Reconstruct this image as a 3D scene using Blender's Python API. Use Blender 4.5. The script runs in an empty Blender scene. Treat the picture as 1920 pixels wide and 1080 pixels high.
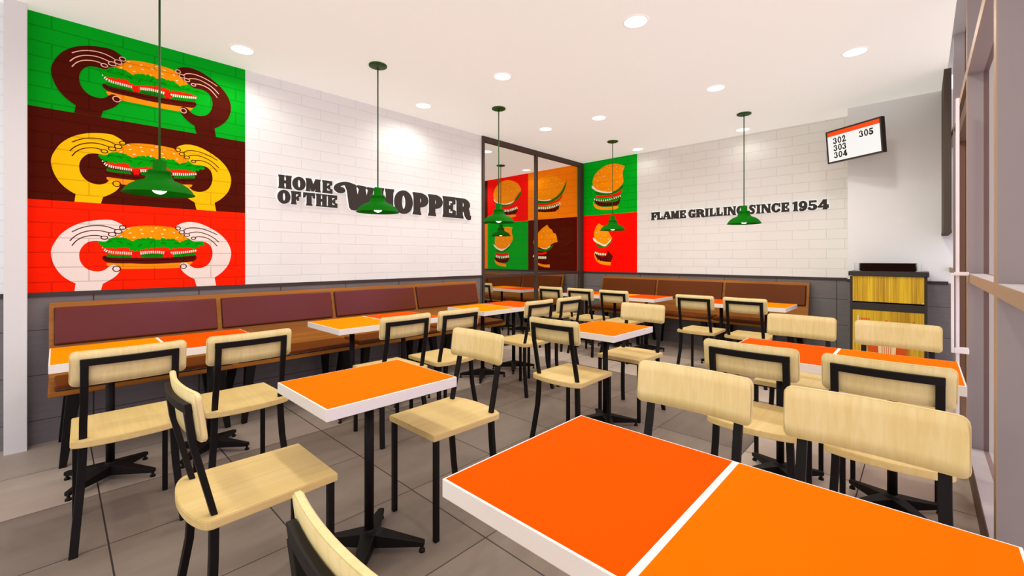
import bpy, bmesh, math, random
from mathutils import Vector, Matrix
from mathutils.geometry import tessellate_polygon
random.seed(7)
C = bpy.context.scene.collection
PI = math.pi
R = math.radians

ART={'hand_l':[(225,-8),(225,-8),(232,55),(232,56),(204,74),(167,109),(138,155),(118,210),(108,263),(112,310),(129,355),(152,403),(185,444),(226,478),(276,505),(331,520),(379,527),(412,529),(436,525),(466,508),(491,490),(505,476),(505,462),(493,447),(480,434),(472,421),(453,413),(444,401),(424,392),(407,386),(403,373),(387,363),(367,365),(331,369),(295,359),(272,334),(255,301),(249,266),(253,220),(270,182),(295,155),(327,141),(359,139),(387,150),(407,172),(424,189),(445,188),(466,171),(472,151),(466,128),(445,98),(412,71),(377,48),(376,47),(363,-10),(363,-10)],'nails_l':[((486,474),35,29),((461,443),42,30),((427,419),42,28),((384,393),36,24),((452,158),42,40)],'lines_l':[[(213,429),(253,458),(299,477),(355,484),(403,477),(447,455)],[(202,364),(226,398),(261,426),(307,443),(355,447),(412,431)],[(213,329),(234,366),(268,394),(311,407),(347,409),(371,402)]],'hand_r':[(955,-9),(955,-9),(938,62),(937,64),(907,80),(871,112),(847,144),(839,181),(849,199),(871,205),(896,192),(912,170),(937,156),(968,151),(1005,161),(1036,184),(1058,223),(1068,274),(1063,319),(1047,354),(1020,375),(989,382),(958,380),(937,378),(919,385),(907,397),(881,414),(861,428),(842,447),(822,468),(811,489),(817,504),(842,524),(881,540),(922,543),(973,535),(1031,509),(1090,474),(1140,431),(1179,379),(1201,321),(1206,275),(1198,222),(1179,170),(1145,125),(1112,93),(1082,71),(1081,70),(1094,-13),(1094,-13)],'nails_r':[((827,485),31,27),((853,454),35,27),((886,432),36,24),((931,406),30,20),((863,171),38,37)],'lines_r':[[(864,467),(881,486),(922,496),(973,494),(1036,475),(1101,442)],[(898,445),(917,455),(963,462),(1015,448),(1068,422),(1112,378)],[(940,414),(963,422),(1005,419),(1047,402),(1079,370),(1101,342)]],'bun':[(470,440),(506,472),(547,485),(594,493),(634,496),(698,498),(764,495),(810,488),(852,439),(907,397),(871,365),(717,350),(580,346),(453,355),(412,365)],'lettuce':[(367,356),(376,367),(395,371),(407,383),(428,382),(453,390),(478,383),(499,383),(517,371),(538,364),(569,369),(582,380),(607,385),(638,393),(666,383),(698,376),(731,389),(764,388),(793,385),(817,372),(861,368),(881,381),(907,391),(932,384),(963,379),(989,375),(991,359),(963,336),(932,322),(861,328),(812,324),(778,316),(750,329),(707,331),(670,322),(638,317),(607,312),(580,302),(556,296),(534,305),(517,324),(474,324),(445,317),(412,319),(383,323),(370,339)],'tomato':[(391,320),(495,327),(538,317),(607,318),(670,328),(788,327),(955,327),(953,311),(912,301),(861,294),(774,287),(717,290),(625,286),(580,280),(538,274),(474,279),(424,287),(399,298)],'onion_base':[(377,331),(385,328),(391,303),(424,290),(474,279),(534,276),(560,265),(534,256),(453,256),(403,267),(379,297)],'pickle_l':[(397,270),(453,264),(536,262),(538,242),(478,239),(424,245),(395,250)],'pickle_m':[(594,271),(648,277),(731,273),(731,248),(680,241),(620,243),(591,248)],'pickle_r':[(795,272),(861,279),(945,289),(942,258),(881,248),(803,245)],'onion':[[(383,328),(385,319),(372,312),(370,321)],[(388,313),(393,307),(385,292),(380,297)],[(397,303),(403,298),(395,282),(389,288)],[(408,297),(415,296),(413,277),(406,278)],[(420,295),(427,293),(425,274),(418,276)],[(432,292),(439,291),(437,272),(430,273)],[(445,291),(452,291),(451,271),(444,272)],[(457,290),(464,290),(463,271),(456,271)],[(469,290),(476,289),(476,270),(469,270)],[(482,289),(489,288),(488,269),(481,270)],[(494,288),(502,288),(501,268),(494,269)],[(507,287),(514,287),(514,267),(506,268)],[(520,287),(527,286),(526,267),(519,267)],[(532,286),(540,285),(539,266),(532,266)],[(589,289),(597,290),(599,268),(591,267)],[(602,291),(609,292),(611,270),(604,269)],[(614,293),(622,294),(624,272),(616,271)],[(627,294),(634,295),(636,273),(628,273)],[(639,296),(647,296),(648,275),(641,274)],[(652,297),(660,298),(661,277),(653,276)],[(665,298),(673,298),(672,276),(664,277)],[(678,297),(686,297),(685,276),(677,276)],[(691,297),(699,297),(698,276),(690,276)],[(704,297),(712,295),(710,275),(702,276)],[(717,295),(725,293),(723,273),(715,274)],[(730,293),(738,292),(736,271),(728,272)],[(779,290),(787,291),(788,268),(779,267)],[(792,291),(800,292),(801,270),(793,269)],[(805,292),(813,293),(814,271),(806,271)],[(818,294),(827,294),(827,273),(819,272)],[(832,295),(840,295),(841,274),(833,274)],[(845,295),(854,296),(854,276),(846,275)],[(859,296),(867,297),(868,277),(860,277)],[(872,298),(881,299),(883,280),(874,279)],[(886,300),(894,301),(896,283),(888,281)],[(900,302),(908,304),(910,286),(901,284)],[(913,304),(922,306),(924,288),(915,287)],[(927,307),(936,308),(938,291),(929,290)],[(941,309),(950,310),(952,294),(943,293)]],'pstripe':[[(402,265),(406,265),(405,247),(401,247)],[(415,264),(419,264),(418,246),(414,246)],[(428,263),(432,263),(431,246),(427,246)],[(441,262),(445,262),(445,245),(441,245)],[(455,262),(459,262),(459,244),(454,245)],[(468,261),(472,261),(472,244),(468,244)],[(482,261),(486,261),(486,244),(481,244)],[(495,261),(499,261),(499,244),(495,244)],[(509,261),(513,261),(513,244),(509,244)],[(523,260),(527,260),(527,244),(522,244)],[(802,271),(806,272),(808,249),(803,248)],[(814,273),(819,273),(820,250),(815,249)],[(827,274),(832,274),(833,251),(828,251)],[(840,275),(845,275),(846,252),(841,252)],[(852,276),(857,277),(859,253),(854,253)],[(865,277),(870,278),(872,255),(867,254)],[(878,279),(883,279),(885,256),(880,255)],[(891,280),(896,281),(898,257),(893,257)],[(904,282),(909,282),(911,259),(906,258)],[(917,283),(922,284),(924,260),(919,260)],[(931,285),(936,285),(937,262),(932,261)]],'ketchup':[[(594,265),(580,255),(580,237),(565,246),(551,237),(550,255),(536,265),(550,275),(551,293),(565,285),(580,293),(580,275)],[(794,269),(778,258),(777,238),(761,247),(744,238),(743,258),(728,269),(743,280),(744,300),(761,291),(777,300),(778,280)]],'patty':[(371,242),(376,256),(387,260),(403,246),(453,242),(560,242),(580,241),(717,242),(861,251),(929,267),(947,264),(954,245),(945,220),(912,208),(812,200),(670,193),(580,195),(538,199),(453,199),(403,206),(379,222)],'pline':[(383,242),(412,228),(453,222),(578,221),(638,221),(764,229),(861,234),(942,245)],'bottom':[(389,206),(453,199),(560,198),(580,197),(717,196),(861,205),(929,212),(919,192),(902,180),(842,159),(764,156),(670,155),(580,156),(538,155),(472,157),(424,163),(403,178)],'seeds':[(519,467),(530,434),(479,406),(553,401),(594,463),(687,481),(661,453),(740,469),(602,432),(726,434),(800,449),(652,402),(731,403),(820,407)],'curls':[(414,360),(470,358),(525,342),(589,335),(659,363),(733,357),(822,357),(895,357),(960,355)]}
TILES=[{'bun':[(346,520),(332,608),(377,718),(473,791),(582,842),(678,859),(784,855),(887,825),(968,785),(968,782),(940,726),(923,655),(948,542),(927,490),(866,433),(784,386),(657,381),(528,413),(417,454)],'mayo':[(332,540),(314,504),(350,461),(440,409),(571,371),(700,360),(763,383),(657,390),(506,429),(406,470)],'lettuce':[(373,420),(484,390),(742,372),(866,427),(938,485),(931,425),(866,377),(742,340),(571,339),(417,354)],'tomato':[(395,351),(528,324),(657,334),(752,334),(866,368),(936,425),(907,346),(866,304),(742,288),(571,286),(417,301)],'green2':[(361,306),(528,262),(721,263),(897,301),(866,240),(721,216),(528,224),(395,255)],'patty':[(361,287),(440,237),(657,203),(835,209),(883,275),(911,305),(883,242),(862,139),(657,134),(484,148),(400,203)],'bottom':[(343,259),(384,188),(495,137),(657,119),(846,131),(848,76),(571,74),(417,109),(357,168)],'onion':[[(375,298),(395,291),(385,263),(365,269)],[(418,283),(437,277),(427,248),(408,255)],[(461,273),(480,270),(479,240),(459,243)],[(504,267),(524,264),(522,235),(502,238)],[(547,261),(567,258),(565,229),(545,232)],[(590,259),(609,260),(615,232),(596,230)],[(631,262),(650,263),(656,235),(637,234)],[(673,265),(692,266),(697,238),(679,237)],[(714,267),(732,271),(742,244),(725,240)],[(753,275),(771,279),(781,253),(764,249)],[(792,284),(810,287),(820,262),(802,258)],[(831,292),(848,296),(858,270),(841,266)],[(869,300),(887,304),(896,279),(879,275)]],'pstripe':[[(452,219),(467,216),(463,175),(447,178)],[(513,209),(528,206),(524,165),(509,167)],[(574,198),(589,196),(584,155),(569,157)],[(634,188),(649,186),(644,145),(629,147)],[(693,185),(708,185),(713,143),(698,143)],[(752,185),(766,185),(771,144),(757,144)],[(810,186),(824,186),(829,145),(815,145)]],'seeds':[(636,815),(678,800),(815,795),(517,766),(593,689),(721,700),(825,714),(927,746),(462,716),(549,667),(440,604),(539,545),(668,576),(825,539),(752,622),(877,624),(429,510),(657,437),(917,637),(384,640),(576,663),(488,656)]},{'bun':[(462,851),(462,851),(517,810),(576,791),(604,730),(668,686),(695,623),(731,582),(731,579),(678,539),(636,493),(597,466),(506,496),(417,537),(368,606),(368,702),(400,777)],'mayo':[(357,612),(339,578),(373,528),(506,464),(582,434),(619,456),(657,493),(710,538),(717,572),(678,543),(632,499),(597,470),(501,502),(413,543)],'lettuce':[(395,499),(506,453),(593,432),(657,480),(717,534),(704,498),(625,428),(528,407),(440,431)],'tomato':[(406,403),(506,392),(604,409),(646,413),(614,362),(528,350),(417,364)],'green2':[(373,365),(462,326),(614,325),(614,287),(506,278),(395,307)],'patty':[(373,326),(440,288),(528,263),(625,278),(636,371),(636,371),(746,268),(746,268),(700,169),(700,169),(528,179),(417,230)],'bottom':[(361,340),(406,249),(484,192),(700,169),(700,169),(695,109),(695,109),(528,122),(417,173),(373,259)],'onion':[[(392,353),(412,345),(397,315),(376,323)],[(423,341),(443,333),(428,303),(408,311)],[(453,326),(475,325),(473,293),(451,294)],[(487,324),(509,323),(506,290),(484,292)],[(521,322),(542,320),(540,288),(518,290)],[(554,319),(576,318),(573,286),(551,287)],[(587,317),(609,316),(606,284),(585,285)]],'pstripe':[[(446,246),(463,243),(451,194),(433,198)],[(498,236),(515,233),(503,185),(485,188)],[(550,232),(567,234),(573,185),(555,183)],[(602,237),(619,238),(624,190),(607,188)]],'seeds':[(593,626),(495,582),(462,694),(417,690),(657,568),(528,638),(549,732),(473,774)]},{'bun':[(120,545),(164,665),(265,776),(405,840),(560,852),(711,814),(874,688),(954,712),(906,594),(777,452),(611,383),(405,367),(229,411)],'mayo':[(139,488),(229,425),(405,381),(577,378),(611,362),(475,348),(300,369),(157,431)],'lettuce':[(157,404),(405,354),(611,367),(777,438),(890,570),(964,709),(945,590),(874,455),(711,340),(475,299),(193,332)],'tomato':[(193,332),(475,299),(744,337),(881,462),(842,367),(744,310),(475,262),(229,282)],'green2':[(193,277),(475,240),(744,284),(793,293),(760,217),(475,200),(211,229)],'patty':[(193,249),(475,187),(711,208),(809,312),(760,131),(475,133),(229,164)],'bottom':[(164,210),(265,143),(509,117),(744,124),(737,61),(405,43),(211,92)],'onion':[[(200,266),(230,254),(208,213),(177,224)],[(246,253),(278,251),(278,205),(246,207)],[(293,250),(325,247),(325,202),(293,204)],[(341,246),(372,243),(372,198),(341,201)],[(388,242),(419,239),(419,195),(388,198)],[(434,238),(465,236),(465,192),(434,195)],[(480,236),(510,239),(523,196),(493,193)],[(525,240),(554,243),(567,201),(537,198)],[(569,245),(598,248),(611,206),(581,203)],[(613,249),(642,252),(654,211),(625,208)],[(656,253),(686,256),(697,216),(668,213)],[(698,262),(725,270),(747,232),(721,224)],[(737,274),(764,283),(786,245),(760,237)],[(777,287),(803,295),(825,258),(799,250)]],'pstripe':[[(291,205),(312,202),(308,148),(286,151)],[(365,195),(386,193),(381,139),(360,142)],[(438,186),(459,183),(454,130),(433,133)],[(510,183),(530,184),(540,130),(520,129)],[(580,186),(600,187),(610,133),(590,132)],[(650,189),(670,190),(680,137),(660,136)]],'seeds':[(300,663),(405,732),(543,742),(611,681),(711,748),(475,616),(577,552),(335,550),(744,639),(405,516),(543,475),(678,567),(247,505),(793,672),(842,653),(611,787)]},{'bun':[(139,516),(157,625),(275,745),(370,822),(499,883),(499,883),(543,814),(617,784),(638,717),(711,701),(750,542),(750,542),(661,531),(560,480),(475,414),(335,443),(211,459)],'mayo':[(139,488),(275,453),(440,401),(526,427),(611,492),(475,433),(335,468),(193,501)],'lettuce':[(157,446),(405,388),(543,440),(661,509),(611,431),(475,361),(229,377)],'tomato':[(157,364),(335,335),(492,374),(482,315),(335,299),(175,317)],'green2':[(157,300),(335,272),(482,280),(475,226),(300,218),(175,240)],'patty':[(175,240),(335,199),(482,213),(509,360),(509,360),(560,186),(543,106),(335,117),(211,163)],'bottom':[(157,212),(300,125),(557,112),(557,112),(557,53),(557,53),(370,61),(211,116)],'onion':[[(154,306),(182,294),(149,251),(121,264)],[(191,290),(219,277),(186,234),(158,247)],[(228,273),(260,272),(259,223),(226,223)],[(271,271),(303,271),(301,222),(269,222)],[(313,270),(345,270),(343,221),(311,222)],[(355,269),(387,269),(385,220),(353,221)],[(397,268),(428,268),(426,219),(395,220)],[(438,267),(470,267),(468,218),(437,219)]],'pstripe':[[(254,194),(275,190),(259,142),(238,146)],[(324,181),(344,177),(329,129),(309,133)],[(394,174),(415,176),(422,128),(402,126)],[(464,182),(484,184),(492,136),(472,134)]],'seeds':[(405,766),(475,696),(353,647),(543,640),(300,567),(440,563),(611,665),(509,775),(577,573),(694,635)]},{'bun':[(178,632),(243,775),(412,875),(618,894),(857,827),(966,723),(1012,633),(943,583),(857,506),(798,426),(578,387),(370,420),(200,510)],'mayo':[(170,543),(243,446),(454,380),(659,366),(798,411),(838,494),(739,431),(578,402),(370,434)],'lettuce':[(200,434),(537,367),(798,411),(896,531),(1012,619),(993,536),(857,420),(618,325),(286,346)],'tomato':[(243,356),(618,325),(857,377),(857,320),(618,290),(286,307)],'green2':[(178,316),(618,267),(896,303),(877,247),(618,223),(243,251)],'patty':[(178,286),(618,209),(857,249),(916,315),(877,147),(618,156),(243,200)],'bottom':[(157,257),(286,173),(618,144),(857,157),(857,91),(454,97),(221,147)],'onion':[[(234,307),(267,299),(251,253),(218,262)],[(284,294),(317,286),(301,241),(268,249)],[(334,283),(368,281),(370,233),(336,235)],[(385,280),(418,278),(420,231),(387,232)],[(435,277),(469,275),(470,228),(437,230)],[(485,274),(518,272),(520,225),(487,227)],[(535,271),(568,269),(569,222),(537,224)],[(584,268),(617,266),(618,220),(586,221)],[(633,265),(665,263),(667,217),(635,219)],[(680,268),(710,274),(732,228),(702,223)],[(726,276),(756,282),(777,237),(748,231)],[(771,285),(800,290),(822,246),(792,240)],[(815,293),(845,299),(866,254),(837,248)],[(860,302),(889,307),(910,262),(881,257)]],'pstripe':[[(333,241),(358,238),(352,191),(327,194)],[(451,225),(476,222),(470,175),(445,179)],[(567,210),(591,206),(585,160),(561,164)],[(680,206),(704,207),(714,160),(691,159)],[(791,211),(814,212),(825,166),(801,165)]],'seeds':[(412,786),(537,831),(659,787),(779,788),(857,707),(496,688),(618,704),(739,633),(370,613),(537,567),(659,525),(454,486),(896,645),(328,706),(818,567)]},{'bun':[(221,570),(243,719),(349,849),(557,904),(759,880),(759,880),(731,789),(763,701),(771,629),(707,535),(496,416),(286,464)],'mayo':[(178,556),(221,465),(412,382),(516,401),(679,501),(707,541),(496,428),(307,472)],'lettuce':[(243,419),(454,372),(699,515),(659,443),(475,357),(264,374)],'tomato':[(234,359),(454,334),(651,356),(639,292),(454,275),(243,299)],'green2':[(221,284),(454,239),(679,283),(659,225),(454,195),(243,224)],'patty':[(209,269),(454,216),(679,269),(659,181),(557,128),(370,135),(243,179)],'bottom':[(213,224),(286,150),(570,108),(570,108),(570,55),(570,55),(370,67),(243,119)],'onion':[[(273,298),(306,291),(287,245),(254,252)],[(322,287),(355,281),(336,235),(304,242)],[(372,277),(404,271),(385,225),(353,232)],[(421,270),(454,273),(463,226),(430,223)],[(471,274),(504,277),(512,231),(480,228)],[(520,279),(553,282),(562,236),(529,232)],[(570,284),(602,287),(611,240),(578,237)],[(619,288),(651,291),(659,245),(627,242)]],'pstripe':[[(336,191),(357,188),(345,147),(325,150)],[(415,180),(435,177),(424,136),(403,139)],[(493,180),(513,182),(523,142),(503,139)],[(570,190),(590,192),(600,152),(580,149)]],'seeds':[(412,713),(537,738),(618,677),(328,657),(496,622),(659,559),(412,565),(537,503),(659,792),(578,824)]}]


# ------------------------------------------------------------------ helpers
def bx(bm, x0, y0, z0, x1, y1, z1, bev=0.0, mi=0, seg=2):
    b = bmesh.new()
    r = bmesh.ops.create_cube(b, size=1.0)
    for v in b.verts:
        v.co = Vector(((x0+x1)/2+v.co.x*(x1-x0), (y0+y1)/2+v.co.y*(y1-y0), (z0+z1)/2+v.co.z*(z1-z0)))
    if bev > 0:
        bmesh.ops.bevel(b, geom=list(b.edges), offset=bev, segments=seg, affect='EDGES', profile=0.5)
    for f in b.faces:
        f.material_index = mi
    merge(bm, b)

def merge(bm, b):
    m = bpy.data.meshes.new('tmp')
    b.to_mesh(m); b.free()
    bm.from_mesh(m)
    bpy.data.meshes.remove(m)

def tube(bm, pts, r, n=10, mi=0, caps=True):
    rings = []
    pts = [Vector(p) for p in pts]
    for i, p in enumerate(pts):
        d = (pts[min(i+1, len(pts)-1)] - pts[max(i-1, 0)]).normalized()
        a = Vector((0, 0, 1)) if abs(d.z) < 0.9 else Vector((1, 0, 0))
        u = d.cross(a).normalized(); v = d.cross(u)
        rr = r[i] if isinstance(r, (list, tuple)) else r
        rings.append([bm.verts.new(p + u*rr*math.cos(2*PI*k/n) + v*rr*math.sin(2*PI*k/n)) for k in range(n)])
    for a, b in zip(rings, rings[1:]):
        for k in range(n):
            f = bm.faces.new((a[k], a[(k+1) % n], b[(k+1) % n], b[k])); f.material_index = mi; f.smooth = True
    if caps:
        bm.faces.new(rings[0][::-1]).material_index = mi
        bm.faces.new(rings[-1]).material_index = mi

def bar(bm, secs, bev=0.0):
    """loft of rectangular sections: each sec = 4 points in order"""
    b = bmesh.new()
    vs = [[b.verts.new(p) for p in s] for s in secs]
    for a, c in zip(vs, vs[1:]):
        for k in range(4):
            b.faces.new((a[k], a[(k+1) % 4], c[(k+1) % 4], c[k]))
    b.faces.new(vs[0][::-1]); b.faces.new(vs[-1])
    bmesh.ops.recalc_face_normals(b, faces=list(b.faces))
    if bev:
        bmesh.ops.bevel(b, geom=list(b.edges), offset=bev, segments=1, affect='EDGES')
    merge(bm, b)

def lathe(bm, prof, n=48, cx=0, cy=0, mi=0, close=False):
    rings = []
    for r, z in prof:
        rings.append([bm.verts.new((cx+r*math.cos(2*PI*k/n), cy+r*math.sin(2*PI*k/n), z)) for k in range(n)] if r > 1e-5 else [bm.verts.new((cx, cy, z))])
    for a, b in zip(rings, rings[1:]):
        for k in range(n):
            k2 = (k+1) % n
            if len(a) == 1 and len(b) == 1: continue
            if len(a) == 1: f = bm.faces.new((a[0], b[k2], b[k]))
            elif len(b) == 1: f = bm.faces.new((a[k], a[k2], b[0]))
            else: f = bm.faces.new((a[k], a[k2], b[k2], b[k]))
            f.material_index = mi; f.smooth = True

def prism(bm, poly, z0, z1, axis='z', mi=0, bev=0.0):
    """extrude a 2D polygon; axis z: (x,y) ; axis x: poly is (y,z), extruded in x"""
    b = bmesh.new()
    def P(p, t):
        return (p[0], p[1], t) if axis == 'z' else (t, p[0], p[1])
    lo = [b.verts.new(P(p, z0)) for p in poly]; hi = [b.verts.new(P(p, z1)) for p in poly]
    n = len(poly)
    for k in range(n):
        b.faces.new((lo[k], lo[(k+1) % n], hi[(k+1) % n], hi[k]))
    b.faces.new(lo[::-1]); b.faces.new(hi)
    bmesh.ops.recalc_face_normals(b, faces=list(b.faces))
    if bev:
        bmesh.ops.bevel(b, geom=list(b.edges), offset=bev, segments=2, affect='EDGES')
    for f in b.faces: f.material_index = mi
    merge(bm, b)

def obj(name, bm, mats, parent=None, loc=None, smooth=False):
    me = bpy.data.meshes.new(name)
    bm.to_mesh(me); bm.free()
    for m in (mats if isinstance(mats, (list, tuple)) else [mats]):
        me.materials.append(m)
    if smooth:
        for p in me.polygons: p.use_smooth = True
    o = bpy.data.objects.new(name, me); C.objects.link(o)
    if parent: o.parent = parent
    if loc: o.location = loc
    return o

def thing(name, label, cat, loc=(0, 0, 0), rotz=0.0, group=None):
    o = bpy.data.objects.new(name, None); C.objects.link(o)
    o.empty_display_size = 0.1
    o.location = loc; o.rotation_euler = (0, 0, rotz)
    o['label'] = label; o['category'] = cat
    if group: o['group'] = group
    return o

def tag(o, label, cat, group=None):
    o['label'] = label; o['category'] = cat
    if group: o['group'] = group
    return o

def struct(name, bm, mats, parent=None):
    o = obj(name, bm, mats, parent)
    o['kind'] = 'structure'
    return o

def dup(root, loc, rotz, label, group=None):
    r = root.copy(); C.objects.link(r); r.location = loc; r.rotation_euler = (0, 0, rotz)
    r['label'] = label
    if group: r['group'] = group
    for ch in list(root.children):
        c = ch.copy(); C.objects.link(c); c.parent = r
        for g in ch.children:
            d = g.copy(); C.objects.link(d); d.parent = c
    return r

NB = bmesh.new

# ------------------------------------------------------------------ materials
def s2l(c):
    return tuple(((v/255)/12.92 if v/255 <= 0.04045 else ((v/255+0.055)/1.055)**2.4) for v in c)

def new_mat(name):
    m = bpy.data.materials.new(name); m.use_nodes = True
    nt = m.node_tree
    return m, nt, nt.nodes['Principled BSDF']

def N(nt, t, **kw):
    n = nt.nodes.new(t)
    for k, v in kw.items(): setattr(n, k, v)
    return n

def math_n(nt, op, a, b=None):
    n = N(nt, 'ShaderNodeMath', operation=op)
    for i, v in enumerate((a, b)):
        if v is None: continue
        if isinstance(v, (int, float)): n.inputs[i].default_value = v
        else: nt.links.new(v, n.inputs[i])
    return n.outputs[0]

def mixc(nt, fac, a, b, mode='MIX'):
    n = N(nt, 'ShaderNodeMix', data_type='RGBA', blend_type=mode)
    for i, v in ((0, fac), (6, a), (7, b)):
        if isinstance(v, (int, float)): n.inputs[i].default_value = v
        elif isinstance(v, tuple): n.inputs[i].default_value = (*v[:3], 1)
        else: nt.links.new(v, n.inputs[i])
    return n.outputs[2]

def plain(name, col, rough=0.5, spec=0.4, metal=0.0, var=0.04, scale=8.0, emit=None, estr=0.0, bump=0.0):
    m, nt, p = new_mat(name)
    tc = N(nt, 'ShaderNodeTexCoord')
    nz = N(nt, 'ShaderNodeTexNoise'); nz.inputs['Scale'].default_value = scale; nz.inputs['Detail'].default_value = 3
    nt.links.new(tc.outputs['Object'], nz.inputs['Vector'])
    c = mixc(nt, nz.outputs['Fac'], tuple(v*(1-var) for v in col), tuple(min(1, v*(1+var)) for v in col))
    nt.links.new(c, p.inputs['Base Color'])
    p.inputs['Roughness'].default_value = rough
    p.inputs['Specular IOR Level'].default_value = spec
    p.inputs['Metallic'].default_value = metal
    if emit:
        p.inputs['Emission Color'].default_value = (*emit, 1); p.inputs['Emission Strength'].default_value = estr
    if bump:
        b = N(nt, 'ShaderNodeBump'); b.inputs['Strength'].default_value = bump; b.inputs['Distance'].default_value = 0.002
        nt.links.new(nz.outputs['Fac'], b.inputs['Height']); nt.links.new(b.outputs[0], p.inputs['Normal'])
    return m

def wood(name, c1, c2, axis, rough=0.5, spec=0.3, freq=70.0, along=1.6, contrast=(0.3, 0.7)):
    m, nt, p = new_mat(name)
    tc = N(nt, 'ShaderNodeTexCoord'); oi = N(nt, 'ShaderNodeObjectInfo')
    mp = N(nt, 'ShaderNodeMapping')
    sc = [freq, freq, freq]; sc['xyz'.index(axis)] = along
    mp.inputs['Scale'].default_value = sc
    off = N(nt, 'ShaderNodeVectorMath', operation='ADD')
    nt.links.new(tc.outputs['Object'], off.inputs[0])
    cmb = N(nt, 'ShaderNodeCombineXYZ')
    r = math_n(nt, 'MULTIPLY', oi.outputs['Random'], 5.0)
    for i in range(3): nt.links.new(r, cmb.inputs[i])
    nt.links.new(cmb.outputs[0], off.inputs[1])
    nt.links.new(off.outputs[0], mp.inputs['Vector'])
    nz = N(nt, 'ShaderNodeTexNoise'); nz.inputs['Scale'].default_value = 1.0; nz.inputs['Detail'].default_value = 4; nz.inputs['Distortion'].default_value = 0.6
    nt.links.new(mp.outputs[0], nz.inputs['Vector'])
    n2 = N(nt, 'ShaderNodeTexNoise'); n2.inputs['Scale'].default_value = 0.18; n2.inputs['Detail'].default_value = 2
    nt.links.new(mp.outputs[0], n2.inputs['Vector'])
    s = math_n(nt, 'ADD', math_n(nt, 'MULTIPLY', nz.outputs['Fac'], 0.55), math_n(nt, 'MULTIPLY', n2.outputs['Fac'], 0.45))
    cr = N(nt, 'ShaderNodeValToRGB')
    cr.color_ramp.elements[0].position = contrast[0]; cr.color_ramp.elements[1].position = contrast[1]
    cr.color_ramp.elements[0].color = (*c1, 1); cr.color_ramp.elements[1].color = (*c2, 1)
    nt.links.new(s, cr.inputs[0]); nt.links.new(cr.outputs[0], p.inputs['Base Color'])
    p.inputs['Roughness'].default_value = rough; p.inputs['Specular IOR Level'].default_value = spec
    return m

def brick_fac(nt, horiz, bw, bh, off):
    """mortar factor (0 brick .. 1 joint) of running-bond brickwork on a vertical wall"""
    g = N(nt, 'ShaderNodeNewGeometry'); sp = N(nt, 'ShaderNodeSeparateXYZ')
    nt.links.new(g.outputs['Position'], sp.inputs[0])
    cb = N(nt, 'ShaderNodeCombineXYZ')
    h = math_n(nt, 'ADD', sp.outputs[horiz], off[0]); z = math_n(nt, 'ADD', sp.outputs['Z'], off[1])
    nt.links.new(h, cb.inputs[0]); nt.links.new(z, cb.inputs[1])
    b = N(nt, 'ShaderNodeTexBrick')
    b.inputs['Scale'].default_value = 1.0; b.inputs['Brick Width'].default_value = bw; b.inputs['Row Height'].default_value = bh
    b.inputs['Mortar Size'].default_value = 0.005; b.inputs['Mortar Smooth'].default_value = 0.35
    b.offset = 0.5
    nt.links.new(cb.outputs[0], b.inputs['Vector'])
    return b.outputs['Fac'], sp

def brick_bump(nt, fac, p, strength=0.5):
    inv = math_n(nt, 'SUBTRACT', 1.0, fac)
    nz = N(nt, 'ShaderNodeTexNoise'); nz.inputs['Scale'].default_value = 40.0
    g = N(nt, 'ShaderNodeNewGeometry'); nt.links.new(g.outputs['Position'], nz.inputs['Vector'])
    h = math_n(nt, 'ADD', inv, math_n(nt, 'MULTIPLY', nz.outputs['Fac'], 0.12))
    b = N(nt, 'ShaderNodeBump'); b.inputs['Strength'].default_value = strength; b.inputs['Distance'].default_value = 0.004
    nt.links.new(h, b.inputs['Height']); nt.links.new(b.outputs[0], p.inputs['Normal'])

LB = ('X', 0.376, 0.105, (4.0-0.03, 0.034)); BB = ('Y', 0.36, 0.1215, (4.0-0.182, 0.056))

def wall_brick(name, spec_, col, dark):
    m, nt, p = new_mat(name)
    fac, sp = brick_fac(nt, *spec_)
    c = mixc(nt, math_n(nt, 'MULTIPLY', fac, dark), col, tuple(v*0.5 for v in col))
    nt.links.new(c, p.inputs['Base Color'])
    p.inputs['Roughness'].default_value = 0.6; p.inputs['Specular IOR Level'].default_value = 0.25
    brick_bump(nt, fac, p)
    return m

def paint(name, spec_, rgb, dark=0.35, gain=1.0):
    col = tuple(v*gain for v in s2l(rgb))
    m, nt, p = new_mat(name)
    fac, sp = brick_fac(nt, *spec_)
    c = mixc(nt, math_n(nt, 'MULTIPLY', fac, dark), col, tuple(v*0.25 for v in col))
    nt.links.new(c, p.inputs['Base Color'])
    p.inputs['Roughness'].default_value = 0.7; p.inputs['Specular IOR Level'].default_value = 0.05
    brick_bump(nt, fac, p, 0.35)
    return m

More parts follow.
